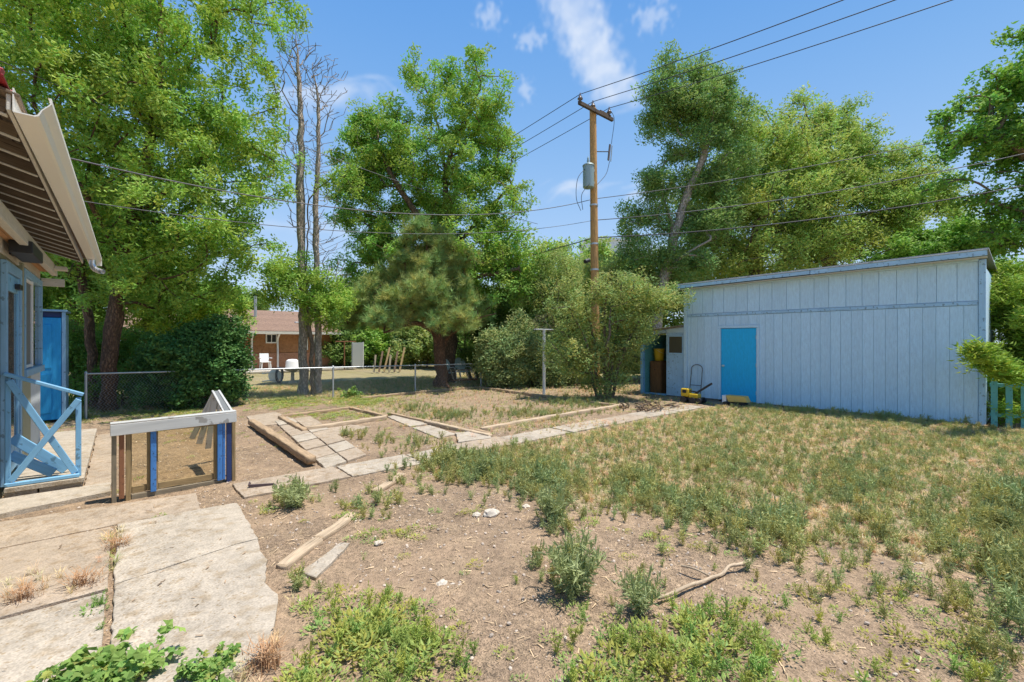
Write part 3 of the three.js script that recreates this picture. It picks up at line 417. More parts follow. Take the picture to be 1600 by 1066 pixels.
// ---------------------------------------------------------------- utility pole and wires
const poleAt = P(931, 607, 16); poleAt.y = 0;
{
  const b = poleAt, H = EYE + (533 - 172) * 16 / FOC, lean = 0.16, at = (y) => V(b.x - lean * y / H, y, b.z), p = thing('utility_pole', 'tall tan wooden utility pole with crossarm and transformer', 'pole', b.clone());
  part('shaft', uvm(rod(at(-0.1), at(H), 0.155, 20, 0.115)), M.pole, p);
  const y = H - 0.16, c = at(y);
  const arm = part('crossarm', board(V(c.x - 0.92, y, c.z + 0.15), V(c.x + 0.92, y, c.z + 0.15), 0.12, 0.09), M.arm, p); part('spacer_board', board(V(c.x + 0.2, y + 0.09, c.z + 0.15), V(c.x + 0.8, y + 0.09, c.z + 0.15), 0.06, 0.06), M.arm, arm);
  const ins = (q) => lathe([[0, 0], [0.03, 0], [0.03, 0.05], [0.085, 0.06], [0.09, 0.10], [0.05, 0.13], [0.055, 0.17], [0.025, 0.20], [0.018, 0.28], [0, 0.285]], 14).translate(q.x, q.y, q.z);
  for (const q of [V(c.x - 0.85, y + 0.06, c.z + 0.15), V(c.x + 0.72, y + 0.12, c.z + 0.15), V(at(H).x, H, b.z)]) part('insulator', ins(q), M.porcelain, p);
  const ty = EYE + (533 - 300) * 16 / FOC, tc = V(c.x - 0.36, ty, c.z + 0.1);
  const tr = part('transformer', lathe([[0, 0], [0.165, 0], [0.19, 0.03], [0.19, 0.74], [0.205, 0.74], [0.205, 0.77], [0.165, 0.81], [0, 0.82]], 28).translate(tc.x, tc.y, tc.z), M.can, p); part('bushing', lathe([[0, 0], [0.04, 0], [0.055, 0.05], [0.03, 0.08], [0.05, 0.12], [0.028, 0.16], [0.04, 0.2], [0.012, 0.26], [0, 0.3]], 12).translate(tc.x - 0.02, tc.y + 0.80, tc.z), M.can, tr); part('bracket', box(tc.x + 0.17, tc.x + 0.29, tc.y + 0.2, tc.y + 0.28, tc.z - 0.05, tc.z + 0.03), M.galv, tr); part('bracket', box(tc.x + 0.17, tc.x + 0.29, tc.y + 0.62, tc.y + 0.70, tc.z - 0.05, tc.z + 0.03), M.galv, tr);
  const fy = H - 1.35, fc = at(fy); const fu = part('fuse_cutout', board(V(fc.x + 0.72, fy - 0.3, fc.z + 0.1), V(fc.x + 0.82, fy + 0.3, fc.z + 0.1), 0.07, 0.05), M.porcelain, p); part('fuse_tube', board(V(fc.x + 0.86, fy - 0.3, fc.z + 0.1), V(fc.x + 0.94, fy + 0.3, fc.z + 0.1), 0.03, 0.03), M.galv, fu); part('bracket', tube([V(fc.x + 0.1, fy - 0.12, fc.z), V(fc.x + 0.4, fy - 0.06, fc.z + 0.06), V(fc.x + 0.74, fy + 0.02, fc.z + 0.1)], 0.018, 6), M.wire, fu);
  const jump = (a) => part('jumper_wire', tube(a, 0.010, 5, 24), M.wire, p);
  jump([V(c.x + 0.8, y + 0.3, c.z + 0.15), V(c.x + 1.0, y + 0.12, c.z + 0.15), V(fc.x + 0.9, fy + 0.34, fc.z + 0.1)]); jump([V(fc.x + 0.8, fy - 0.3, fc.z + 0.1), V(fc.x + 0.6, fy - 0.8, fc.z + 0.1), V(fc.x + 0.1, fy - 1.3, fc.z + 0.1)]);
  jump([V(tc.x - 0.2, tc.y + 0.6, tc.z), V(tc.x - 0.55, tc.y + 0.2, tc.z), V(tc.x - 0.62, tc.y - 0.5, tc.z), V(tc.x - 0.4, tc.y - 0.85, tc.z)]); jump([V(tc.x - 0.1, tc.y + 0.1, tc.z + 0.15), V(tc.x - 0.35, tc.y - 0.3, tc.z), V(tc.x - 0.3, tc.y - 0.8, tc.z)]);
  for (const [yy, n] of [[5.05, 0.2], [4.15, 0.22], [6.4, 0.2]]) part('band', rod(at(yy - 0.03), at(yy + 0.03), n * 0.5 + 0.045, 16), M.galv, p);
  const cap = P(880, 392, 15.8); part('cable_splice', rod(V(b.x - 0.7, 4.35, b.z + 0.1), V(b.x - 0.5, 4.42, b.z + 0.1), 0.07, 10), M.black, p);
  const R = (z, dx, y2, x2 = 0) => V(b.x + dx + x2, y2, b.z + z);
  const sag = (a, c2, s, n = 12) => { const v = []; for (let i = 0; i <= n; i++) { const t = i / n, q = a.clone().lerp(c2, t); q.y -= 4 * s * t * (1 - t); v.push(q); } return v; };
  const cable = (a, c2, s, r, label, mat = M.wire) => single('overhead_wire', tube(sag(a, c2, s), r, 6, 40), mat, label, 'wire', 'overhead wires');
  const tl = V(c.x - 0.85, y + 0.30, c.z + 0.15), tm = V(at(H).x, H + 0.24, b.z), tr2 = V(c.x + 0.72, y + 0.36, c.z + 0.15);
  [[tl, 0, 'left'], [tm, 0.1, 'middle'], [tr2, 0, 'right']].forEach(([q, dy, n]) => { cable(q, V(q.x, q.y - 1.5, q.z + 34), 1.0, 0.011, `power line from the ${n} crossarm insulator toward the upper right`); cable(q, V(q.x, q.y - 0.6, q.z - 40), 0.6, 0.011, `power line from the ${n} crossarm insulator running away behind the trees`); });
  const low = at(EYE + (533 - 312) * 16 / FOC), mid = at(EYE + (533 - 345) * 16 / FOC), bot = at(EYE + (533 - 372) * 16 / FOC);
  cable(low, P(90, 243, 7.4), 0.75, 0.012, 'twisted service cable from pole to the house eave', M.wireGrey);
  cable(low, P(1700, 168, 15), 0.25, 0.012, 'grey cable from pole crossing the elms, highest at right edge', M.wireGrey);
  cable(mid, P(1720, 212, 13), 0.35, 0.014, 'grey cable from pole to right edge, middle of the low three', M.wireGrey);
  cable(bot, P(1720, 266, 13), 0.35, 0.018, 'thick black cable just above the shed roof to right edge');
  cable(bot, V(b.x - 3.5, 4.4, b.z - 30), 0.5, 0.017, 'black cable from pole to the green trees behind the hedge');
  cable(P(-60, 10, 9), P(840, 350, 20), 0.35, 0.010, 'thin wire crossing the big left tree from the top left corner', M.wireGrey);
  cable(P(-40, 78, 8), P(830, 420, 26), 0.3, 0.009, 'thinnest wire crossing the left tree below the other', M.wireGrey);
  cable(mid, P(100, 310, 8), 0.55, 0.008, 'thin drop wire under the service cable to the house', M.wireGrey);
}

// ---------------------------------------------------------------- leaves and plants
const leafMat = (r, g, b, t = 0.42) => new THREE.MeshPhysicalMaterial({ color: new THREE.Color().setRGB(r, g, b), roughness: 0.75, transmission: t, thickness: 0, specularIntensity: 0.35, side: THREE.DoubleSide });
function triGeo(pos) { const g = new THREE.BufferGeometry(); g.setAttribute('position', new THREE.BufferAttribute(new Float32Array(pos), 3)); g.computeVertexNormals(); return g; }
// one folded leaf: base at p, along d, width across s
function leaf(out, p, d, s, L, w, fold = 0.25) {
  const n = d.clone().cross(s).normalize(), m = p.clone().addScaledVector(d, L * 0.45), tip = p.clone().addScaledVector(d, L).addScaledVector(n, -L * 0.15), a = m.clone().addScaledVector(s, w / 2).addScaledVector(n, w * fold), b = m.clone().addScaledVector(s, -w / 2).addScaledVector(n, w * fold);
  for (const q of [p, a, tip, p, tip, b]) out.push(q.x, q.y, q.z);
}
const dirIn = (r, up = 0) => { const a = r() * 6.2832, u = clamp(r() * 2 - 1 + up, -1, 1), q = Math.sqrt(1 - u * u); return V(q * Math.cos(a), u, q * Math.sin(a)); };
const sideOf = (d, r) => { const s = dirIn(r); s.addScaledVector(d, -s.dot(d)); return s.normalize(); };
// a spray of leaves along a short twig; leaf faces lean to the light
function spray(seed, n, R, L, w, droop = -0.15, flat = 0.6) {
  const r = rng(seed), out = [];
  for (let i = 0; i < n; i++) { const p = dirIn(r).multiplyScalar(R * Math.cbrt(r())), d = dirIn(r, droop); d.y *= 1 - flat * 0.6; d.normalize(); const s = d.clone().cross(V(0, 1, 0).addScaledVector(dirIn(r), 0.7)).normalize(); leaf(out, p, d, s, L * (0.7 + 0.6 * r()), w * (0.7 + 0.6 * r())); }
  return triGeo(out);
}
function needles(seed, n, L) {
  const r = rng(seed), out = [];
  for (let t = 0; t < 3; t++) { const c = dirIn(r, 0.3).multiplyScalar(L * 0.9 * t / 2), ax = dirIn(r, 0.5); for (let i = 0; i < n / 3; i++) { const d = dirIn(r).addScaledVector(ax, 0.9).normalize(), s = sideOf(d, r).multiplyScalar(0.0045), e = c.clone().addScaledVector(d, L * (0.7 + 0.4 * r())); for (const q of [c.clone().add(s), c.clone().sub(s), e]) out.push(q.x, q.y, q.z); } }
  return triGeo(out);
}
// limbs from a tree of nodes: each chain a tapered, slightly crooked tube
function limbGeo(nodes, minR, wob) {
  const kids = nodes.map(() => []); nodes.forEach((n, i) => { if (n.p >= 0) kids[n.p].push(i); });
  const trunk = [], rest = [], stack = [];
  nodes.forEach((n, i) => { if (n.p < 0) stack.push([-1, i, true]); });
  while (stack.length) {
    let [from, i, main] = stack.pop(); const chain = from >= 0 ? [from] : [];
    for (;;) { chain.push(i); const k = kids[i]; if (!k.length) break; let best = k[0]; for (const q of k) if (nodes[q].r > nodes[best].r) best = q; for (const q of k) if (q !== best) stack.push([i, q, false]); i = best; }
    if (chain.length < 2 || nodes[chain[1]].r < minR) continue;
    const m = chain.length, R0 = nodes[chain[1]].r, S = R0 > 0.12 ? 12 : R0 > 0.04 ? 7 : R0 > 0.015 ? 5 : 3, pos = [], uv = [], idx = [], T = V(), N = V(1, 0, 0), B = V(); let len = 0;
    for (let a = 0; a < m; a++) {
      const c = nodes[chain[a]].v, nx = nodes[chain[Math.min(a + 1, m - 1)]].v, pv = nodes[chain[Math.max(a - 1, 0)]].v; T.copy(nx).sub(pv).normalize(); if (Math.abs(N.dot(T)) > 0.95) N.set(0, 0, 1); N.addScaledVector(T, -N.dot(T)).normalize(); B.copy(T).cross(N);
      if (a) len += c.distanceTo(pv.equals(c) ? nodes[chain[a - 1]].v : nodes[chain[a - 1]].v);
      const r = (a === 0 && from >= 0 ? R0 : nodes[chain[a]].r);
      for (let s = 0; s <= S; s++) { const an = s / S * 6.2832, f = r * (1 + (r > 0.05 ? wob * n3(c.x * 3 + Math.cos(an) * 1.2, c.y * 1.6, c.z * 3 + Math.sin(an) * 1.2) : 0)); const si = s === S ? 0 : an; const ff = s === S ? r * (1 + (r > 0.05 ? wob * n3(c.x * 3 + 1.2, c.y * 1.6, c.z * 3) : 0)) : f; pos.push(c.x + (N.x * Math.cos(si) + B.x * Math.sin(si)) * ff, c.y + (N.y * Math.cos(si) + B.y * Math.sin(si)) * ff, c.z + (N.z * Math.cos(si) + B.z * Math.sin(si)) * ff); uv.push(s / S * Math.max(0.25, Math.round(r * 12) / 4), len * 0.8); }
    }
    for (let a = 0; a < m - 1; a++) for (let s = 0; s < S; s++) { const k = a * (S + 1) + s; idx.push(k, k + 1, k + S + 1, k + 1, k + S + 2, k + S + 1); }
    const g = new THREE.BufferGeometry(); g.setAttribute('position', new THREE.Float32BufferAttribute(pos, 3)); g.setAttribute('uv', new THREE.Float32BufferAttribute(uv, 2)); g.setIndex(idx); g.computeVertexNormals();
    (main ? trunk : rest).push(g);
  }
  return [trunk, rest];
}
/* A tree grown to fill its crown: stems are polylines of points with a base radius; lobes are ellipsoids [x, y, z, rx, ry, rz];
   twig ends are strewn through the lobes and each joins the nearest limb below it; leaves sit round the twig ends. */
function growTree(o) {
  const r = rng(o.seed), nodes = [];
  const step = 0.28, add = (v, p) => (nodes.push({ v, p, r: 0, n: 0 }), nodes.length - 1);
  for (const st of o.stems) { const c = new THREE.CatmullRomCurve3(st.pts, false, 'centripetal'), L = c.getLength(), n = Math.ceil(L / step); let p = st.from !== undefined ? nearest(st.pts[0]) : -1; for (let i = p >= 0 ? 1 : 0; i <= n; i++) { const v = c.getPointAt(i / n); if (i && i < n) v.add(V((r() - 0.5), (r() - 0.5) * 0.3, (r() - 0.5)).multiplyScalar(o.crook ?? 0.06)); p = add(v, p); } }
  function nearest(q) { let b = 0, d = 1e9; nodes.forEach((n, i) => { const e = n.v.distanceToSquared(q); if (e < d) { d = e; b = i; } }); return b; }
  const vol = o.lobes.map((l) => l[3] * l[4] * l[5] * (l[6] ?? 1)), tot = vol.reduce((a, b) => a + b, 0), ends = [];
  let guard = 0;
  while (ends.length < o.twigs && guard++ < o.twigs * 8) {
    let k = 0, q = r() * tot; while (q > vol[k]) q -= vol[k++];
    const l = o.lobes[k], u = dirIn(r).multiplyScalar(Math.pow(r(), 0.42)), v = V(l[0] + u.x * l[3], l[1] + u.y * l[4], l[2] + u.z * l[5]);
    if (v.y < (o.minY ?? 0.3)) continue;
    if (fbm3(v.x * (o.gapF ?? 0.75) + o.seed, v.y * (o.gapF ?? 0.75), v.z * (o.gapF ?? 0.75), 2) < (o.gap ?? -0.25)) continue;
    ends.push(v);
  }
  const base = nodes.length, key = new Map(); ends.forEach((e) => { let d = 1e9; for (let i = 0; i < base; i++) d = Math.min(d, nodes[i].v.distanceToSquared(e)); key.set(e, d); }); ends.sort((a, b) => key.get(a) - key.get(b));
  const tips = [];
  for (const e of ends) {
    let b = 0, best = 1e9; for (let i = 0; i < nodes.length; i++) { const n = nodes[i].v, dx = e.x - n.x, dy = e.y - n.y, dz = e.z - n.z, d = Math.sqrt(dx * dx + dy * dy + dz * dz); const c = d + (o.rise ?? 0.7) * Math.max(0, 0.25 * d - dy) + (i < base ? 0 : 0.05); if (c < best) { best = c; b = i; } }
    const s = nodes[b].v, d = s.distanceTo(e), n = Math.max(1, Math.round(d / step)), pv = nodes[b].p >= 0 ? nodes[nodes[b].p].v : null, dir = pv ? s.clone().sub(pv).normalize() : V(0, 1, 0), ctl = s.clone().addScaledVector(dir, d * 0.28).lerp(e, 0.3).add(V(0, d * (o.arch ?? 0.08), 0));
    let p = b; for (let i = 1; i <= n; i++) { const t = i / n, v = s.clone().multiplyScalar((1 - t) * (1 - t)).addScaledVector(ctl, 2 * t * (1 - t)).addScaledVector(e, t * t); if (i < n) v.add(dirIn(r).multiplyScalar(0.035)); p = add(v, p); }
    tips.push(p);
  }
  // radii grow toward the base as twigs join
  const ex = o.ex ?? 2.05, w = new Float64Array(nodes.length); for (let i = nodes.length - 1; i >= 0; i--) { if (w[i] === 0) w[i] = 1; if (nodes[i].p >= 0) w[nodes[i].p] += w[i] * 0.999; }
  const scaleOf = []; nodes.forEach((n, i) => { scaleOf[i] = n.p < 0 ? i : scaleOf[n.p]; }); let si = 0; const root = new Map(); nodes.forEach((n, i) => { if (n.p < 0) root.set(i, o.stems.filter((s) => s.from === undefined)[si++].r); });
  nodes.forEach((n, i) => { const R = root.get(scaleOf[i]), W = w[scaleOf[i]]; n.r = Math.max(o.tipR ?? 0.005, R * Math.pow(w[i] / W, 1 / ex)); });
  for (const [i, R] of root) { let k = i, y0 = nodes[i].v.y; for (let q = 0; q < nodes.length; q++) if (scaleOf[q] === i && nodes[q].v.y < y0 + 0.5 && nodes[q].r > R * 0.5) nodes[q].r *= 1 + 0.45 * Math.pow(1 - (nodes[q].v.y - y0) / 0.5, 2); }
  const t = thing(o.name, o.label, o.category ?? 'tree', V(o.stems[0].pts[0].x, 0, o.stems[0].pts[0].z), o.group);
  const [trunk, rest] = limbGeo(nodes, o.minR ?? 0.008, o.wob ?? 0.25);
  for (const g of trunk) part('trunk', g, o.bark, t);
  if (rest.length) part('branches', rest, o.bark, t).userData.kind = 'stuff';
  if (o.leaves) {
    const geos = o.leaves.geos, lists = geos.map(() => []), cols = geos.map(() => []), Mx = new THREE.Matrix4(), q = new THREE.Quaternion(), S = V(), eu = new THREE.Euler();
    const put = (c, s) => { const k = Math.floor(r() * geos.length); eu.set((r() - 0.5) * 0.9, r() * 6.283, (r() - 0.5) * 0.9); q.setFromEuler(eu); S.setScalar(s * (0.75 + 0.5 * r())); lists[k].push(new THREE.Matrix4().compose(c, q, S)); const h = r(), v = 0.78 + 0.44 * r(), y = o.leaves.yellow ?? 0.25; cols[k].push(new THREE.Color().setRGB(v * (1 + y * (h - 0.35) * 1.6), v, v * (1 - 0.5 * y * h))); };
    for (const tp of tips) { const n = nodes[tp], e = n.v, m = o.leaves.per; const clump = 0.6 + 0.8 * r(); for (let i = 0; i < m * clump; i++) put(e.clone().add(V(r() + r() + r() - 1.5, (r() + r() + r() - 1.5) * 0.75, r() + r() + r() - 1.5).multiplyScalar(o.leaves.spread)), o.leaves.size ?? 1); if (n.p >= 0 && r() < 0.6) put(nodes[n.p].v.clone(), o.leaves.size ?? 1); }
    geos.forEach((g, k) => { if (lists[k].length) stuff('crown', g, o.leaves.mat, lists[k], '', '', t, cols[k]); });
  }
  return t;
}
// crown lobes written as seen from the yard: position, spread in picture units at distance D, depth radius in metres
const lobe = (D) => ([px, py, rx, ry, dz = 0, rz = null, wgt = 1]) => { const c = P(px, py, D + dz), k = (D + dz) / FOC, w = rz ?? rx * k * 0.9; return [c.x, c.y, c.z, (rx * k * CS + w * SN), ry * k, (rx * k * SN + w * CS), wgt]; };
const pts = (...a) => a.map(([px, py, D]) => P(px, py, D)), foot = (px, D) => { const p = P(px, 533, D); p.y = -0.06; return p; };

const ash = [1, 2, 3, 4].map((s) => spray(s, 19, 0.20, 0.108, 0.048, -0.2)), round = [11, 12, 13].map((s) => spray(s, 16, 0.2, 0.105, 0.08, -0.1)), fineL = [21, 22, 23, 24].map((s) => spray(s, 20, 0.2, 0.085, 0.036, -0.1)), lance = [31, 32, 33].map((s) => spray(s, 16, 0.16, 0.12, 0.03, -0.1)), tufts = [41, 42, 43].map((s) => needles(s, 66, 0.17));
const LM = { ash: leafMat(0.36, 0.56, 0.10, 0.5), ashDark: leafMat(0.22, 0.40, 0.07, 0.5), maple: leafMat(0.33, 0.54, 0.10, 0.5), elm: leafMat(0.29, 0.46, 0.14, 0.5), elmLight: leafMat(0.41, 0.56, 0.14, 0.5), cotton: leafMat(0.25, 0.47, 0.08, 0.5), olive: leafMat(0.35, 0.46, 0.19), pine: leafMat(0.34, 0.46, 0.16, 0.35), lilac: leafMat(0.125, 0.28, 0.075, 0.4), bush: leafMat(0.40, 0.51, 0.17, 0.5), fresh: leafMat(0.34, 0.50, 0.06, 0.5), far: leafMat(0.22, 0.35, 0.08, 0.5) };

// big tree over the left side
{
  const D = 11, f = lobe(D);
  growTree({ name: 'ash_tree', seed: 101, label: 'largest leafy green tree, spreading over the house eave at left', bark: M.barkRed, stems: [{ r: 0.155, pts: [foot(168, 10.6), ...pts([172, 560, 10.6], [182, 480, 10.7], [192, 410, 10.9], [205, 350, 11], [225, 290, 11], [236, 200, 11], [250, 90, 11]), P(245, -60, 11.2)] }, { r: 0.10, pts: [foot(150, 11.2), ...pts([140, 520, 11.3], [128, 440, 11.5], [128, 350, 11.6], [150, 270, 11.6], [110, 150, 11.4])] }, { from: 1, pts: pts([205, 350, 11], [290, 270, 11.4], [370, 200, 12]) }, { from: 1, pts: pts([192, 410, 10.9], [150, 330, 10], [60, 180, 9.4]) }],
    lobes: [[240, 95, 130, 110], [110, 70, 130, 110, -0.5], [300, 190, 110, 90, 0.5], [180, 230, 150, 110], [60, 220, 100, 120, 0.5], [350, 285, 85, 72, 0.8], [250, 330, 130, 85], [140, 370, 110, 70], [395, 120, 42, 26, 1], [425, 145, 18, 40, 1], [350, 60, 25, 45, 0.5], [310, 400, 95, 62, 0.6], [375, 410, 45, 55, 1], [230, -60, 170, 90], [20, -20, 130, 110], [200, 440, 90, 36, -0.3], [285, 462, 80, 30, 0.4], [350, 455, 46, 30, 0.8]].map(f), twigs: 1330, gap: -0.22, minY: 2.0, minR: 0.009, leaves: { geos: ash, mat: LM.ash, per: 4.6, spread: 0.24, yellow: 0.28 } });
}
// darker growth behind the cupboard
growTree({ name: 'elm_tree', seed: 102, label: 'dark leafy tree behind the blue cupboard at left', bark: M.bark, stems: [{ r: 0.2, pts: [foot(120, 16), ...pts([118, 520, 16], [105, 430, 16], [90, 330, 16])] }, { r: 0.12, pts: [foot(215, 17.5), ...pts([222, 540, 17.5], [235, 480, 17.5], [215, 420, 17.5])] }], lobes: [[90, 420, 95, 80], [60, 330, 120, 90], [180, 420, 80, 60, 1], [120, 500, 60, 40], [30, 480, 50, 60], [260, 440, 60, 40, 1]].map(lobe(16)), twigs: 520, minY: 1.6, leaves: { geos: ash, mat: LM.ashDark, per: 7, spread: 0.36, size: 1.25 } });
growTree({ name: 'young_tree', seed: 140, label: 'leafy young tree hiding the left half of the brick house', bark: M.barkGrey, stems: [{ r: 0.07, pts: [foot(268, 18), ...pts([270, 560, 18], [285, 500, 18], [300, 450, 18])] }, { r: 0.05, pts: [foot(352, 19), ...pts([350, 540, 19], [345, 480, 19])] }], lobes: [[270, 480, 46, 34], [325, 470, 46, 30], [240, 520, 30, 30], [360, 490, 26, 26], [300, 510, 40, 22]].map(lobe(18)), twigs: 190, gap: -0.25, minY: 0.8, leaves: { geos: ash, mat: LM.ash, per: 5, spread: 0.3, size: 1.2, yellow: 0.35 } });
// dead poplar pair with a few live shoots
{
  const D = 14.2, st = [], r = rng(9);
  for (const [x0, x1, top, rr] of [[474, 468, 50, 0.125], [497, 496, 120, 0.10]]) st.push({ r: rr, pts: [foot(x0, D), ...pts([x0, 540, D], [x0 - 2, 440, D], [x0 - 4, 330, D], [x1 + 2, 230, D], [x1, 150, D], [x1 - 6, top, D])] });
  const dead = [[472, 110, 36, 62], [505, 140, 30, 62], [468, 220, 30, 70], [510, 260, 24, 60], [500, 350, 26, 60], [455, 75, 18, 30], [525, 110, 16, 20], [462, 320, 18, 50], [515, 420, 26, 50]].map(lobe(D));
  growTree({ name: 'dead_poplar', seed: 103, label: 'bare grey dead poplar with two trunks behind the fence', bark: M.barkPale, stems: st, lobes: dead, twigs: 900, gap: -2, rise: 3.0, arch: -0.08, minR: 0.001, tipR: 0.0085, ex: 1.75, crook: 0.05, minY: 2, leaves: null });
  growTree({ name: 'poplar_sapling', seed: 104, label: 'leafy green young tree growing up against the dead poplar', bark: M.barkGrey, stems: [{ r: 0.06, pts: [foot(488, D - 0.5), ...pts([485, 520, D - 0.5], [478, 440, D - 0.5], [482, 340, D - 0.5], [478, 270, D - 0.5])] }], lobes: [[480, 455, 48, 32], [455, 420, 30, 28], [510, 470, 28, 22], [430, 460, 26, 24], [505, 500, 20, 22], [475, 250, 8, 30], [535, 285, 28, 22]].map(lobe(D - 0.4)), twigs: 120, gap: -0.3, minY: 1.6, leaves: { geos: ash, mat: LM.ash, per: 5, spread: 0.26, size: 0.9 } });
}
// tall tree in the middle
growTree({ name: 'maple_tree', seed: 105, label: 'tall full green tree with a split crown behind the pine', bark: M.bark, stems: [{ r: 0.26, pts: [foot(700, 18), ...pts([702, 520, 18], [705, 430, 18], [700, 350, 18], [696, 280, 18], [715, 210, 18], [750, 140, 18])] }, { from: 1, pts: pts([705, 430, 18], [660, 350, 17.6], [610, 270, 17.4], [590, 220, 17.4]) }, { from: 1, pts: pts([697, 300, 18], [690, 220, 18.3], [670, 150, 18.4]) }, { from: 1, pts: pts([702, 400, 18], [760, 330, 18.4], [800, 290, 18.4]) }, { from: 1, pts: pts([705, 440, 18], [760, 430, 17.2], [810, 420, 17]) }],
  lobes: [[662, 128, 38, 40], [752, 135, 48, 48], [725, 195, 55, 50], [597, 200, 38, 52], [570, 255, 45, 55], [635, 240, 55, 55], [770, 225, 40, 60], [700, 270, 70, 50], [555, 320, 32, 55, 0.4], [620, 330, 70, 55], [790, 300, 36, 55], [740, 330, 60, 50], [560, 390, 46, 40], [800, 385, 42, 55], [680, 400, 90, 50], [765, 430, 60, 50], [820, 440, 32, 40], [560, 440, 40, 34], [610, 460, 60, 40, 1]].map(lobe(18)), twigs: 950, gap: -0.14, gapF: 0.6, minY: 2.2, leaves: { geos: ash, mat: LM.maple, per: 5, spread: 0.28, size: 1.2, yellow: 0.35 } });
// pine in front of it
growTree({ name: 'pine_tree', seed: 106, label: 'dark olive needled pine with a thick forked trunk behind the fence', bark: M.barkRed, stems: [{ r: 0.21, pts: [foot(690, 16.1), ...pts([688, 560, 16.1], [682, 510, 16.1], [675, 460, 16], [668, 400, 16], [665, 360, 16])] }, { from: 1, pts: pts([688, 555, 16.1], [706, 510, 16.2], [722, 450, 16.3], [728, 400, 16.4]) }, { from: 1, pts: pts([682, 510, 16.1], [630, 480, 15.6], [565, 470, 15.2]) }, { from: 1, pts: pts([684, 525, 16.1], [650, 505, 15], [600, 520, 14.4]) }, { from: 1, pts: pts([695, 530, 16.1], [740, 500, 15.6], [775, 490, 15.2]) }],
  lobes: [[668, 380, 34, 26], [648, 415, 40, 24], [700, 412, 34, 26], [610, 440, 34, 20, -0.5], [580, 472, 36, 18, -0.6], [655, 462, 46, 22, -1], [716, 462, 32, 26], [705, 500, 34, 18, -1.2], [625, 500, 40, 15, -1.2], [565, 500, 26, 14], [745, 490, 22, 20, 0.5]].map(lobe(16)), twigs: 330, gap: -0.05, gapF: 0.9, rise: 0.2, minY: 1.9, leaves: { geos: tufts, mat: LM.pine, per: 7, spread: 0.16, size: 1.45, yellow: 0.4 } });
// grey-green hedge of shrubs right of the pine
for (const [i, px, D, lb, tw, lab, mt] of [
  [0, 785, 16.2, [[785, 560, 26, 40], [770, 540, 18, 26], [800, 585, 22, 22]], 170, 'rounded grey green shrub between the fence corner and the clothes post', LM.olive],
  [1, 832, 17, [[830, 545, 36, 44], [850, 580, 36, 28], [812, 520, 20, 30]], 220, 'grey green shrub directly behind the clothes post', LM.olive],
  [2, 885, 18, [[885, 500, 44, 55], [870, 445, 36, 45], [905, 560, 46, 40], [850, 470, 28, 40]], 330, 'taller light olive shrub just left of the utility pole', LM.bush],
  [3, 960, 19, [[960, 480, 46, 60], [985, 540, 46, 55], [940, 425, 30, 36], [1000, 440, 34, 44]], 330, 'tall olive shrub behind the utility pole', LM.bush],
  [4, 745, 19, [[745, 540, 30, 45], [765, 500, 30, 40], [790, 490, 30, 36]], 190, 'dark brownish shrub behind the two round lawn chairs', LM.far]]) growTree({ name: 'hedge_shrub', seed: 120 + i, category: 'shrub', group: 'hedge shrubs behind the bed', label: lab, bark: M.bark, stems: [0, 1, 2].map((k) => ({ r: 0.06, pts: [foot(px - 8 + k * 9, D + k * 0.2), P(px - 14 + k * 14, 575, D), P(px - 20 + k * 20, 520, D)] })), lobes: lb.map(lobe(D)), twigs: tw, gap: -0.4, minY: 0.2, leaves: { geos: fineL, mat: mt, per: 7, spread: 0.3, size: 1.15, yellow: 0.3 } });
// bush round the foot of the pole
growTree({ name: 'multi_stem_bush', seed: 107, category: 'bush', label: 'large loose olive green bush in front of the utility pole', bark: M.barkGrey, stems: [[-6, 915, 13.0], [0, 945, 12.9], [5, 975, 13.1], [9, 1010, 12.8], [-10, 890, 12.7], [3, 955, 12.4]].map(([o, x, D], k) => ({ r: 0.045, pts: [foot(945 + o, 13), P(945 + o * 2, 590, 13), P(lerp(945, x, 0.5), 540, D), P(x, 480, D)] })),
  lobes: [[898, 490, 32, 40], [975, 452, 44, 26], [1025, 466, 38, 22, -0.3], [900, 555, 40, 34], [970, 530, 36, 38], [990, 490, 36, 26], [872, 540, 22, 30], [948, 598, 30, 18], [1055, 455, 16, 14, -0.4], [890, 445, 20, 18]].map(lobe(12.9)), twigs: 330, gap: -0.06, gapF: 1.3, minY: 0.25, leaves: { geos: fineL, mat: LM.bush, per: 3.4, spread: 0.19, size: 0.95, yellow: 0.35 } });
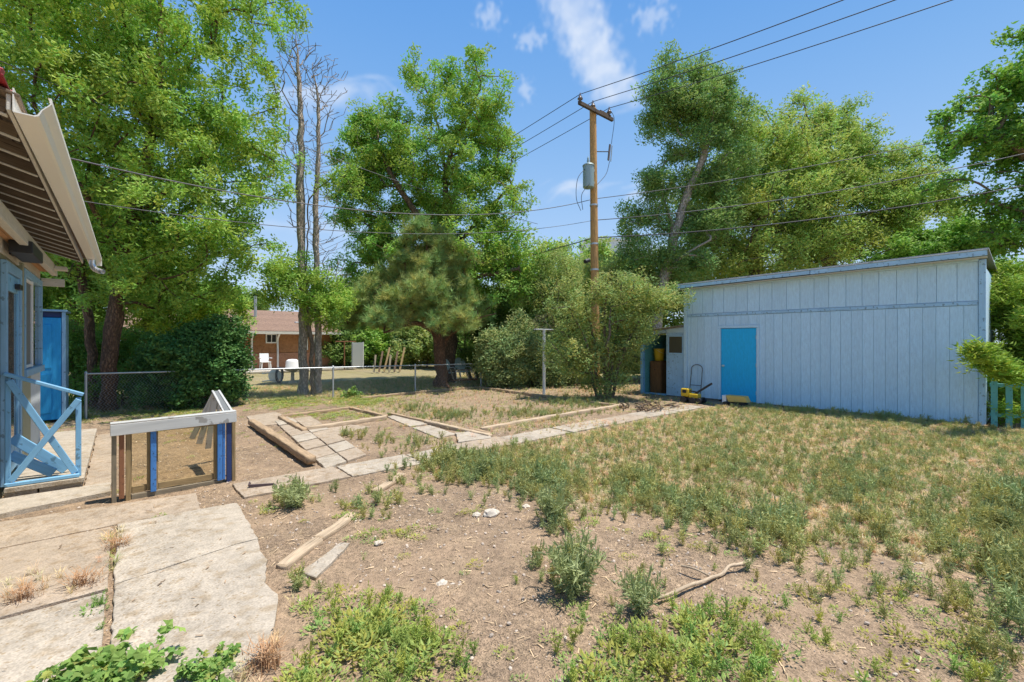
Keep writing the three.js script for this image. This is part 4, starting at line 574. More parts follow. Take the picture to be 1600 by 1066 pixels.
// leaning elm with the pale trunk
growTree({ name: 'leaning_elm', seed: 108, label: 'tall elm with a pale leaning trunk left of the shed roof', bark: M.barkPale, stems: [{ r: 0.20, pts: [foot(1022, 18), ...pts([1030, 480, 18], [1042, 420, 18], [1055, 365, 18], [1075, 300, 18], [1100, 235, 18], [1085, 175, 18.3], [1065, 120, 18.3])] }, { from: 1, pts: pts([1098, 240, 18], [1120, 190, 18], [1125, 130, 18]) }, { from: 1, pts: pts([1042, 420, 18], [1075, 395, 17.4], [1110, 375, 17]) }, { from: 1, pts: pts([1055, 365, 18], [1040, 320, 18.2], [1025, 270, 18.4]) }],
  lobes: [[1030, 140, 24, 28], [1070, 125, 26, 26], [1118, 122, 26, 28], [1075, 175, 46, 30], [1130, 180, 30, 46], [1020, 190, 16, 30], [1090, 225, 34, 22], [1145, 250, 26, 46], [1120, 300, 34, 36], [1022, 290, 24, 34], [995, 345, 26, 30], [1030, 345, 26, 26], [1100, 350, 40, 30], [1010, 400, 34, 30], [1075, 420, 40, 30], [1062, 292, 16, 30], [1105, 275, 22, 26], [1050, 250, 18, 30], [1045, 95, 14, 18], [1095, 95, 14, 20]].map(lobe(18.2)), twigs: 720, gap: -0.06, gapF: 1.0, minY: 3, leaves: { geos: fineL, mat: LM.elm, per: 4, spread: 0.24, size: 1.45, yellow: 0.3 } });
// elms behind the shed
growTree({ name: 'elm_tree', seed: 109, label: 'wide yellow green elm behind the left half of the shed', bark: M.bark, stems: [{ r: 0.3, pts: [foot(1190, 20), ...pts([1185, 470, 20], [1180, 390, 20], [1190, 300, 20], [1200, 230, 20])] }, { from: 1, pts: pts([1182, 420, 20], [1130, 360, 19.5], [1110, 300, 19.5]) }, { from: 1, pts: pts([1182, 380, 20], [1250, 330, 19.5], [1290, 280, 19.5]) }], lobes: [[1165, 240, 40, 50], [1220, 240, 60, 50], [1120, 320, 55, 60], [1190, 330, 80, 60], [1260, 300, 60, 60], [1110, 400, 60, 40], [1180, 410, 80, 36], [1270, 380, 60, 46], [1145, 190, 24, 44, 1], [1175, 190, 22, 34, 0.5]].map(lobe(20)), twigs: 860, gap: -0.16, minY: 2.4, leaves: { geos: fineL, mat: LM.elmLight, per: 4.6, spread: 0.32, size: 1.6, yellow: 0.35 } });
growTree({ name: 'elm_tree', seed: 110, label: 'feathery topped elm behind the middle of the shed', bark: M.bark, stems: [{ r: 0.3, pts: [foot(1300, 22), ...pts([1300, 450, 22], [1290, 380, 22], [1285, 300, 22], [1270, 220, 22])] }, { from: 1, pts: pts([1292, 390, 22], [1370, 350, 21.5], [1440, 330, 21.5]) }, { from: 1, pts: pts([1288, 330, 22], [1330, 270, 22], [1350, 240, 22]) }], lobes: [[1255, 190, 40, 40], [1300, 195, 34, 40], [1330, 240, 46, 44], [1270, 250, 60, 50], [1390, 265, 46, 34], [1350, 310, 70, 44], [1440, 300, 46, 32], [1420, 350, 60, 34], [1320, 370, 70, 36], [1480, 330, 30, 24]].map(lobe(22)), twigs: 760, gap: -0.12, minY: 2.6, leaves: { geos: fineL, mat: LM.elmLight, per: 4.6, spread: 0.32, size: 1.65, yellow: 0.3 } });
growTree({ name: 'elm_tree', seed: 111, label: 'lower darker elm behind the right end of the shed roof', bark: M.bark, stems: [{ r: 0.2, pts: [foot(1480, 19), ...pts([1482, 460, 19], [1470, 410, 19], [1460, 370, 19])] }], lobes: [[1470, 380, 50, 30], [1520, 375, 40, 30], [1430, 400, 50, 22], [1550, 430, 30, 40], [1580, 450, 30, 40]].map(lobe(19)), twigs: 300, gap: -0.2, minY: 2.0, leaves: { geos: round, mat: LM.cotton, per: 6, spread: 0.34, size: 1.3 } });
// cottonwood at the right edge
growTree({ name: 'cottonwood_tree', seed: 112, label: 'round leaved cottonwood reaching in from the right edge', bark: M.barkGrey, stems: [{ r: 0.34, pts: [foot(1760, 15.5), ...pts([1750, 420, 15.5], [1720, 300, 15.5], [1700, 180, 15.5], [1690, 60, 15.5])] }, { from: 1, pts: pts([1735, 350, 15.5], [1640, 270, 15], [1560, 215, 14.8], [1500, 220, 14.8]) }, { from: 1, pts: pts([1745, 400, 15.5], [1660, 370, 15], [1600, 330, 14.8]) }],
  lobes: [[1530, 160, 50, 42], [1590, 130, 50, 40], [1495, 215, 34, 32], [1560, 215, 60, 40], [1620, 200, 60, 60], [1470, 285, 24, 16], [1590, 300, 46, 40], [1640, 330, 60, 60], [1575, 365, 34, 24], [1700, 150, 90, 110], [1740, 300, 80, 90], [1600, 60, 20, 30], [1540, 300, 20, 16]].map(lobe(15)), twigs: 640, gap: -0.14, gapF: 0.8, minY: 3.2, leaves: { geos: round, mat: LM.cotton, per: 5, spread: 0.26, size: 1.15, yellow: 0.3 } });
// shrub beside the shed
growTree({ name: 'privet_shrub', seed: 113, category: 'shrub', label: 'bright green narrow leaved shrub over the mint picket fence', bark: M.barkGrey, stems: [0, 1, 2, 3].map((k) => ({ r: 0.04, pts: [foot(1640 + k * 16, 9.4), P(1625 + k * 20, 600, 9.2), P(1590 + k * 30, 500, 9)] })).concat([{ from: 1, pts: pts([1625, 610, 9.2], [1590, 580, 8.4], [1550, 565, 7.9], [1505, 525, 7.6]) }]), lobes: [[1600, 480, 44, 50], [1576, 470, 24, 46, 0.4], [1572, 590, 22, 40, -0.3], [1585, 570, 34, 44], [1620, 620, 40, 50], [1650, 540, 60, 80], [1575, 650, 22, 26, -0.6], [1590, 440, 36, 30, 0.6], [1572, 582, 18, 12, -1.0, 0.2, 4], [1552, 568, 18, 10, -1.2, 0.15, 8], [1532, 550, 14, 9, -1.4, 0.12, 14], [1512, 530, 10, 7, -1.6, 0.1, 30]].map(lobe(9.2)), twigs: 640, gap: -0.35, minY: 0.2, leaves: { geos: lance, mat: LM.fresh, per: 5, spread: 0.12, size: 0.85, yellow: 0.3 } });
// lilac by the fence and low growth left of it
growTree({ name: 'lilac_bush', seed: 114, category: 'bush', label: 'dense dark glossy green bush behind the cold frame', bark: M.bark, stems: [0, 1, 2, 3, 4].map((k) => ({ r: 0.035, pts: [foot(296 + k * 9, 11.8), P(280 + k * 18, 600, 11.7), P(265 + k * 26, 545, 11.6)] })), lobes: [[310, 560, 52, 50], [270, 580, 34, 40], [350, 575, 28, 44], [300, 605, 56, 26], [335, 520, 30, 26], [255, 545, 20, 26]].map(lobe(11.6)), twigs: 520, gap: -0.5, minY: 0.12, leaves: { geos: round, mat: LM.lilac, per: 7, spread: 0.17, size: 0.8, yellow: 0.2 } });
growTree({ name: 'tangled_shrub', seed: 115, category: 'shrub', label: 'twiggy half bare shrub behind the left end of the fence', bark: M.bark, stems: [0, 1, 2, 3].map((k) => ({ r: 0.03, pts: [foot(120 + k * 24, 11.4), P(118 + k * 24, 600, 11.4), P(110 + k * 30, 560, 11.5)] })), lobes: [[130, 590, 30, 40], [190, 600, 34, 36], [225, 590, 24, 36], [110, 540, 20, 40], [150, 545, 40, 34, 0.8], [205, 545, 26, 30, 0.8]].map(lobe(11.5)), twigs: 420, gap: -0.6, minY: 0.1, minR: 0.002, tipR: 0.005, leaves: { geos: ash, mat: LM.ashDark, per: 1.8, spread: 0.2, size: 0.7 } });
// low hedge growth closing the neighbour's yard
[[545, 30, 'low far hedge right of the brick house'], [600, 30, 'low far hedge behind the leaning boards'], [655, 29, 'low far hedge left of the pine trunk'], [720, 28, 'low far hedge right of the pine trunk'], [775, 27, 'low far hedge behind the grey green shrubs'], [840, 27, 'low far hedge behind the clothes post'], [905, 27, 'low far hedge left of the pole foot'], [985, 25, 'low far hedge between pole and lean-to']].forEach(([px, D, lab], i) => growTree({ name: 'far_hedge', seed: 160 + i, category: 'hedge', group: 'far hedges', label: lab, bark: M.bark, stems: [0, 1].map((k) => ({ r: 0.05, pts: [foot(px - 12 + k * 24, D), P(px - 14 + k * 28, 550, D), P(px - 16 + k * 30, 530, D)] })), lobes: [[px, 545, 34, 26], [px + 14, 530, 24, 18], [px - 12, 520, 20, 20]].map(lobe(D)), twigs: 150, gap: -0.5, minY: 0.2, minR: 0.015, leaves: { geos: round, mat: [LM.far, LM.maple, LM.bush][i % 3], per: 6, spread: 0.42, size: 1.8 } }));
// trees on the far side of the neighbour's yard
for (const [i, px, D, lb, lab] of [[0, 560, 34, [[555, 500, 46, 40], [590, 470, 50, 46], [545, 545, 30, 24]], 'far green tree right of the brick house'], [1, 640, 36, [[640, 510, 50, 40], [690, 540, 50, 30], [610, 555, 40, 20]], 'far green tree seen below the pine branches'], [2, 760, 34, [[770, 500, 60, 50], [820, 480, 50, 50]], 'far green tree between the pine and the hedge'], [3, 900, 36, [[890, 430, 60, 60], [950, 450, 50, 50], [860, 480, 50, 40]], 'far pale green tree behind the utility pole'], [4, 1010, 36, [[1010, 440, 60, 50], [1060, 460, 60, 50], [1120, 450, 60, 40]], 'far green tree behind the lean-to'], [5, 330, 42, [[330, 470, 60, 24], [260, 460, 50, 30]], 'far tree top behind the brick house roof'], [6, 40, 30, [[20, 440, 90, 80], [100, 470, 60, 60], [170, 500, 40, 40]], 'far tree behind the dark growth at left']]) growTree({ name: 'far_tree', seed: 130 + i, group: 'far trees', label: lab, bark: M.bark, stems: [{ r: 0.22, pts: [foot(px, D), P(px, 520, D), P(px - 4, 480, D)] }], lobes: lb.map(lobe(D)), twigs: 260, gap: -0.4, minY: 0.8, minR: 0.02, leaves: { geos: round, mat: i === 3 ? LM.elmLight : LM.far, per: 6, spread: 0.55, size: 2.3 } });

// ---------------------------------------------------------------- garden timbers
{
  // a landscape timber: half-round log, a little bowed, with cut ends
  function timber(a, b, w, h, y, seed) {
    const r = rng(seed), d = b.clone().sub(a), L = Math.hypot(d.x, d.z), n = Math.max(4, Math.round(L / 0.12)), S = 20, pos = [], uv = [], idx = [], X = V(d.x / L, 0, d.z / L), Z = V(-X.z, 0, X.x), bow = (r() - 0.5) * 0.05, o = r() * 9, sq = 0.42;
    for (let i = 0; i <= n; i++) { const t = i / n, c = a.clone().lerp(b, t).addScaledVector(Z, bow * Math.sin(t * 3.14) + 0.008 * n2(o, t * L * 2)); for (let s = 0; s <= S; s++) { const an = s / S * 6.2832, k = 0.96 + 0.07 * n3(t * L * 4 + o, Math.cos(an), Math.sin(an)), cx = Math.sign(Math.cos(an)) * Math.pow(Math.abs(Math.cos(an)), sq) * w / 2 * k, cy = Math.sign(Math.sin(an)) * Math.pow(Math.abs(Math.sin(an)), sq) * h / 2 * k; pos.push(c.x + Z.x * cx, y + h / 2 + cy + 0.006 * n2(t * L + o, 4), c.z + Z.z * cx); uv.push(t * L + o, s / S * (w + h) * 1.6); } }
    for (let i = 0; i < n; i++) for (let s = 0; s < S; s++) { const k = i * (S + 1) + s; idx.push(k, k + S + 1, k + 1, k + 1, k + S + 1, k + S + 2); }
    for (const [row, fl] of [[0, 1], [n, 0]]) { const c = a.clone().lerp(b, row / n), k = pos.length / 3; pos.push(c.x, y + h / 2, c.z); uv.push(0, 0); for (let s = 0; s < S; s++) { const q = row * (S + 1) + s; fl ? idx.push(k, q, q + 1) : idx.push(k, q + 1, q); } }
    const g = new THREE.BufferGeometry(); g.setAttribute('position', new THREE.Float32BufferAttribute(pos, 3)); g.setAttribute('uv', new THREE.Float32BufferAttribute(uv, 2)); g.setIndex(idx); g.computeVertexNormals(); return g;
  }
  const T = (a, b, w, h, seed, label, mat = M.timber, y = 0.0) => single('garden_timber', timber(G(...a), G(...b), w, h, y - 0.02, seed), mat, label, 'timber', 'garden bed timbers');
  T([393, 666], [487, 729], 0.13, 0.11, 1, 'thick log beside the small pavers, its end lifted off the dirt', M.timber, 0.05);
  T([440, 653], [546, 640], 0.10, 0.09, 2, 'back timber of the small weedy bed');
  T([547, 640], [603, 653], 0.10, 0.09, 3, 'short right end timber of the small weedy bed');
  T([478, 674], [602, 656], 0.12, 0.11, 4, 'front timber of the small weedy bed', M.timberGrey);
  T([438, 655], [476, 676], 0.11, 0.10, 5, 'short left end timber of the small weedy bed');
  T([566, 624], [657, 614], 0.10, 0.09, 6, 'left half of the timber edging along the chain-link fence');
  T([658, 614], [745, 607], 0.10, 0.09, 7, 'right half of the timber edging along the chain-link fence');
  T([748, 607], [848, 621], 0.11, 0.10, 8, 'timber running from the fence corner to the clothes post');
  T([850, 621], [972, 638], 0.11, 0.10, 9, 'timber from the clothes post to the brush pile');
  T([752, 675], [862, 655], 0.12, 0.11, 10, 'left half of the front timber of the large dirt bed', M.timberGrey);
  T([862, 655], [976, 636], 0.12, 0.11, 11, 'right half of the front timber of the large dirt bed', M.timberGrey);
  T([744, 676], [764, 682], 0.10, 0.09, 12, 'stub of timber at the front corner of the large dirt bed');
  T([608, 648], [668, 662], 0.09, 0.08, 13, 'far left side timber of the large dirt bed');
  T([666, 662], [766, 685], 0.11, 0.09, 14, 'near left side timber of the large dirt bed', M.timberGrey);
  T([440, 890], [497, 848], 0.10, 0.06, 15, 'nearest pale timber lying in the bare dirt', M.timberGrey);
  T([499, 845], [550, 806], 0.10, 0.055, 16, 'second pale timber in line with the nearest one', M.timberGrey);
  T([586, 770], [627, 744], 0.10, 0.06, 17, 'farthest pale timber in line, half hidden by weeds', M.timberGrey);
  T([1560, 802], [1640, 818], 0.10, 0.08, 18, 'weathered pale log at the right edge among the weeds', M.barkPale);
  { const a = G(1030, 943), b = G(1170, 888), r = rng(3), p = []; for (let i = 0; i <= 9; i++) { const q = a.clone().lerp(b, i / 9); q.y = 0.028 + 0.012 * r() + (i > 6 ? 0.02 : 0); q.x += (r() - 0.5) * 0.022; q.z += (r() - 0.5) * 0.022; p.push(q); }
    const f = thing('fallen_branch', 'bleached fallen branch lying on the dirt in the foreground', 'branch', V(p[4].x, 0, p[4].z)); const g = tube(p, 0.0125, 8, 60); { const q = g.attributes.position; for (let i = 0; i < q.count; i++) { const k = 0.004 * n3(q.getX(i) * 25, q.getY(i) * 25, q.getZ(i) * 25); q.setXYZ(i, q.getX(i) + k, q.getY(i) + k, q.getZ(i) + k); } } part('stem', uvm(g), M.timberGrey, f); part('side_twig', tube([p[5], V(p[5].x - 0.04, 0.07, p[5].z - 0.10), V(p[5].x - 0.05, 0.06, p[5].z - 0.2)], 0.008, 6), M.timberGrey, f); }
  { const r = rng(8), c = G(1005, 641), t = thing('brush_pile', 'flat pile of dark brown sticks beside the path near the bush', 'brush pile', V(c.x, 0, c.z)); for (let i = 0; i < 46; i++) { const a = V(c.x + (r() - 0.5) * 1.5, 0.02 + r() * 0.08, c.z + (r() - 0.5) * 0.9), th = 0.4 + (r() - 0.5) * 1.2, L = 0.25 + 0.5 * r(), b = V(a.x + Math.cos(th) * L, 0.02 + r() * 0.1, a.z - Math.sin(th) * L); part('stick', tube([a, a.clone().lerp(b, 0.5).add(V(0, 0.02, 0.03)), b], 0.008 + 0.008 * r(), 5, 6), i % 3 ? M.bark : M.barkGrey, t); } }
  { const c = G(408, 764), t = thing('metal_bracket', 'small dark bent metal bracket on the dirt by the cold frame', 'bracket', V(c.x, 0, c.z)); part('bar', board(V(c.x - 0.12, 0.05, c.z - 0.02), V(c.x + 0.12, 0.035, c.z + 0.05), 0.035, 0.012), M.rustMetal, t); part('bent_end', board(V(c.x + 0.12, 0.035, c.z + 0.05), V(c.x + 0.13, 0.0, c.z + 0.09), 0.035, 0.012), M.rustMetal, t); part('bent_end', board(V(c.x - 0.12, 0.05, c.z - 0.02), V(c.x - 0.10, 0.08, c.z - 0.05), 0.035, 0.012), M.rustMetal, t); }
  const rock = (px, py, s, seed, label) => { const c = G(px, py), g = new THREE.IcosahedronGeometry(s, 2), p = g.attributes.position; for (let i = 0; i < p.count; i++) { const v = V().fromBufferAttribute(p, i), k = 1 + 0.35 * fbm3(v.x / s * 0.9 + seed, v.y / s * 0.9, v.z / s * 0.9, 3); p.setXYZ(i, v.x * k * 1.25, v.y * k * 0.62, v.z * k); } g.translate(c.x, s * 0.25, c.z); single('rock', toCreasedNormals(uvm(plain(g)), 0.5), M.stone, label, 'rock', 'pale rocks on the dirt'); };
  rock(768, 805, 0.065, 1, 'largest pale rock on the bare dirt in the middle'); rock(745, 806, 0.035, 2, 'smaller pale rock just left of the largest one'); rock(691, 914, 0.034, 3, 'pale rock in the foreground dirt, left one of a pair'); rock(708, 916, 0.020, 4, 'pale rock in the foreground dirt, right one of a pair'); rock(822, 793, 0.034, 5, 'flat pale rock right of the largest one'); rock(592, 850, 0.03, 6, 'pale rock below the weeds by the timber line');
}

// ---------------------------------------------------------------- the neighbour's yard and house
{
  const d = 29.4, brick = std(0.36, 0.10, 0.065, { map: rep(cement, 1) }), tan = std(0.50, 0.25, 0.12, { map: rep(cement, 0.4) }), pink = std(0.56, 0.30, 0.20, { map: rep(cement, 1) }), shingle = std(0.42, 0.27, 0.19, { map: rep(soilT, 0.8), bumpMap: rep(soilB, 1), bumpScale: 0.02 });
  const h = thing('brick_house', 'low orange and red brick house beyond the back fence', 'house', V(5, 0, -d - 3));
  part('wall', box(0.05, 5.45, 0, 2.3, -d - 7, -d), brick, h, 'dark red brick wall section'); part('wall', box(5.46, 10.2, 0.95, 2.3, -d - 7, -d), tan, h); part('wall', box(5.46, 10.2, 0, 0.94, -d - 7, -d + 0.03), pink, h, 'paler pink lower wall band');
  const rs = new THREE.Shape([[0.6, 2.22], [-3.5, 3.62], [-7.6, 2.22], [-7.6, 2.12], [-3.5, 3.5], [0.6, 2.1]].map(([a, b]) => new THREE.Vector2(a, b))), rg = uvm(plain(new THREE.ExtrudeGeometry(rs, { depth: 11, bevelEnabled: false })).rotateY(-Math.PI / 2).translate(10.65, 0, -d)); 
  const roof = part('roof', rg, shingle, h);
  for (let k = 0; k < 14; k++) { const t = (k + 0.5) / 14, z = lerp(0.6, -3.5, t), y = lerp(2.22, 3.62, t) + 0.012; part('shingle_course', board(V(-0.33, y, -d + z), V(10.63, y, -d + z), 0.31, 0.014, V(0, 0.34, -1), 0.002), shingle, roof); }
  part('fascia', box(-0.34, 10.64, 2.05, 2.2, -d + 0.605, -d + 0.63), M.cream, h); part('vent_pipe', rod(V(6.3, 3.0, -d - 2), V(6.3, 4.4, -d - 2), 0.08), M.galv, roof); part('skylight', box(8.3, 9.0, 2.78, 2.86, -d - 1.4, -d - 0.9), M.white, roof);
  for (const [x, w, y0, y1] of [[6.42, 0.62, 1.52, 2.08], [9.1, 0.35, 1.1, 2.0], [8.35, 0.4, 1.1, 2.0]]) { const wd = part('window', box(x, x + w, y0, y0 + 0.07, -d + 0.001, -d + 0.06), M.white, h); part('frame', box(x, x + w, y1 - 0.07, y1, -d + 0.001, -d + 0.06), M.white, wd); part('frame', box(x, x + 0.07, y0 + 0.07, y1 - 0.07, -d + 0.001, -d + 0.06), M.white, wd); part('frame', box(x + w - 0.07, x + w, y0 + 0.07, y1 - 0.07, -d + 0.001, -d + 0.06), M.white, wd); part('frame', box(x + w / 2 - 0.02, x + w / 2 + 0.02, y0 + 0.07, y1 - 0.07, -d + 0.001, -d + 0.05), M.white, wd); part('pane', box(x + 0.07, x + w - 0.07, y0 + 0.07, y1 - 0.07, -d + 0.003, -d + 0.012, 0.001), M.black, wd); }
  for (const x of [5.7, 7.05]) part('downspout', tube([V(x, 2.1, -d + 0.55), V(x, 1.95, -d + 0.3), V(x, 1.8, -d + 0.1), V(x, 0.9, -d + 0.1), V(x, 0.1, -d + 0.1)], 0.055, 8, 30), M.white, h);
  const pt = structure('neighbour_patio', slab([[4.9, -26.6], [10.8, -26.9], [11.2, -29.3], [4.9, -29.3]], 0.05, 0.08, 91), std(0.72, 0.69, 0.64, { map: rep(cement, 0.5) }));
  { const x = 6.15, z = -28.2, c = thing('plastic_chair', 'white plastic chair on the neighbour patio by the small window', 'chair', V(x, 0.05, z)); for (const [a, b] of [[-0.24, -0.22], [0.24, -0.22], [-0.24, 0.22], [0.24, 0.22]]) part('leg', rod(V(x + a, 0.05, z + b), V(x + a * 0.85, 0.48, z + b * 0.85), 0.03), M.white, c); part('seat', box(x - 0.25, x + 0.25, 0.46, 0.5, z - 0.24, z + 0.24, 0.02), M.white, c); part('backrest', board(V(x, 0.5, z - 0.22), V(x, 0.95, z - 0.33), 0.46, 0.03, V(1, 0, 0)), M.white, c); for (const s of [-1, 1]) part('armrest', box(x + s * 0.27 - 0.03, x + s * 0.27 + 0.03, 0.68, 0.72, z - 0.26, z + 0.24), M.white, c); }
  { const x = 7.55, z = -28.2; single('upturned_tub', lathe([[0.40, 0], [0.41, 0.04], [0.37, 0.10], [0.34, 0.42], [0.29, 0.5], [0.2, 0.545], [0, 0.56]], 24).translate(x, 0.05, z), M.white, 'white upturned tub against the neighbour house wall', 'tub'); }
  { const c = G(430, 599), t = thing('fallen_chair', 'grey round backed chair tipped over on the neighbour grass', 'chair', V(c.x, 0, c.z)); part('backrest', plain(new THREE.TorusGeometry(0.27, 0.045, 8, 20)).rotateY(0.9).translate(c.x + 0.15, 0.32, c.z), M.wireGrey, t); part('seat', lathe([[0, 0], [0.24, 0], [0.25, 0.05], [0, 0.06]], 20).rotateZ(1.5).rotateY(0.9).translate(c.x, 0.3, c.z), M.white, t); for (const [y, z] of [[0.12, -0.1], [0.42, -0.1], [0.14, 0.12], [0.44, 0.12]]) part('leg', rod(V(c.x, y, c.z + z), V(c.x - 0.42, y - 0.04, c.z + z - 0.1), 0.022), M.white, t); }
  { const c = G(457, 599), t = thing('bird_bath', 'grey stone bird bath on the neighbour grass left of the dead poplar', 'bird bath', V(c.x, 0, c.z)); part('pedestal', lathe([[0.17, 0], [0.17, 0.04], [0.07, 0.1], [0.06, 0.4], [0.1, 0.46]], 16).translate(c.x, 0, c.z), M.stone, t); part('basin', lathe([[0, 0.45], [0.12, 0.46], [0.29, 0.53], [0.30, 0.56], [0.27, 0.56], [0.1, 0.5], [0, 0.495]], 20).translate(c.x, 0, c.z), M.stone, t); }
  { const a = P(551, 570, 27), b = P(568, 570, 27); const t = thing('yard_screen', 'white board screen standing on the far side of the neighbour patio', 'screen', V(a.x, 0, a.z)); part('sheet', board(V(a.x, 0.85, a.z), V(b.x, 0.85, b.z), 1.4, 0.06), M.white, t); for (const q of [a, b]) part('post', rod(V(q.x, 0, q.z - 0.06), V(q.x, 1.6, q.z - 0.06), 0.04), M.galv, t); }
  { const a = P(538, 570, 26), b = P(556, 570, 26), t = thing('rusty_frame', 'rusty pipe frame beside the white panel in the neighbour yard', 'frame', V(a.x, 0, a.z)); part('upright', rod(V(a.x, 0, a.z), V(a.x, 1.62, a.z), 0.035), M.rust, t); part('crossbar', rod(V(a.x - 0.5, 1.62, a.z), V(b.x, 1.62, b.z), 0.03), M.rust, t); }
  { const t = thing('leaning_boards', 'old grey blue boards leaning together under the far trees', 'boards', V(0, 0, 0)); const c = P(600, 570, 24); c.y = 0; t.position.copy(c); for (let k = 0; k < 6; k++) { const p = P(584 + k * 8, 570, 24 + 0.2 * (k % 3)); part('plank', board(V(p.x, 0, p.z), V(p.x + 0.28 + 0.12 * (k % 3), 0.9 + 0.2 * (k % 3), p.z - 0.4), 0.10, 0.03, V(1, 0, 0.4)), [M.frameGrey, M.bark, M.frameTan][k % 3], t); } }
  [[697, 'left one of two round backed metal lawn chairs behind the fence', 17.4], [722, 'right one of two round backed metal lawn chairs behind the fence', 18]].forEach(([px, lab, D]) => { const c = P(px, 533, D); c.y = 0; const t = thing('lawn_chair', lab, 'chair', c, 'lawn chairs'), m = std(0.50, 0.60, 0.56, { rough: 0.5 }); const bs = lathe([[0, 0], [0.12, 0.01], [0.24, 0.03], [0.27, 0.05], [0.27, 0.06], [0.12, 0.025], [0, 0.015]], 24); part('backrest', bs.rotateX(Math.PI / 2 - 0.35).translate(c.x, 0.72, c.z - 0.2), m, t); part('seat', lathe([[0, 0], [0.25, 0.02], [0.27, 0.05], [0, 0.03]], 20).translate(c.x, 0.4, c.z + 0.05), m, t); for (const s of [-1, 1]) part('frame', tube([V(c.x + s * 0.24, 0.62, c.z - 0.15), V(c.x + s * 0.27, 0.6, c.z + 0.2), V(c.x + s * 0.27, 0.1, c.z + 0.28), V(c.x + s * 0.26, 0.02, c.z + 0.1), V(c.x + s * 0.25, 0.02, c.z - 0.25)], 0.014, 6, 24), M.white, t); });
  { const c = P(728, 533, 16.8); c.y = 0; const t = thing('wooden_rack', 'slatted wooden rack leaning behind the fence by the tall corner post', 'rack', c); const X = V(CS, 0, SN); const q = (a, y, b = 0) => c.clone().addScaledVector(X, a).add(V(-b * SN * 0, y, 0)).add(V(SN * -b, 0, CS * b)); part('rail', board(q(-0.5, 0.2), q(0.42, 0.24), 0.06, 0.04), M.brown, t); part('rail', board(q(-0.62, 0.56, -0.2), q(0.3, 0.58, -0.2), 0.05, 0.04), M.frameGrey, t); for (let k = 0; k < 4; k++) part('slat', board(q(-0.45 + k * 0.28, 0.22), q(-0.6 + k * 0.28, 0.6, -0.2), 0.045, 0.025, X), M.timberGrey, t); }
  { const b = P(955, 533, 62); b.y = 0; const t = thing('white_building', 'distant tall white building above the trees right of the utility pole', 'building', b), X = V(CS, 0, SN), N = V(-SN, 0, CS), m = std(0.74, 0.74, 0.73); const W2 = 3.4, H2 = 15.4; const pl = (u, y, n) => b.clone().addScaledVector(X, u).addScaledVector(N, n).setY(y); part('wall', board(pl(-W2, H2 / 2, -3), pl(W2, H2 / 2, -3), H2, 6, V(0, 1, 0), 0.05), m, t); for (const u of [-1.9, 0.3, 2.2]) for (const y of [13.0, 9.6]) { const w = part('window', board(pl(u - 0.5, y, 0.03), pl(u + 0.5, y, 0.03), 1.7, 0.05), M.white, t); part('pane', board(pl(u - 0.4, y, 0.08), pl(u + 0.4, y, 0.08), 1.5, 0.04), std(0.16, 0.2, 0.24, { rough: 0.2 }), w); } part('parapet', board(pl(-W2 - 0.1, H2 + 0.1, -3), pl(W2 + 0.1, H2 + 0.1, -3), 0.3, 6.3), m, t); }
}

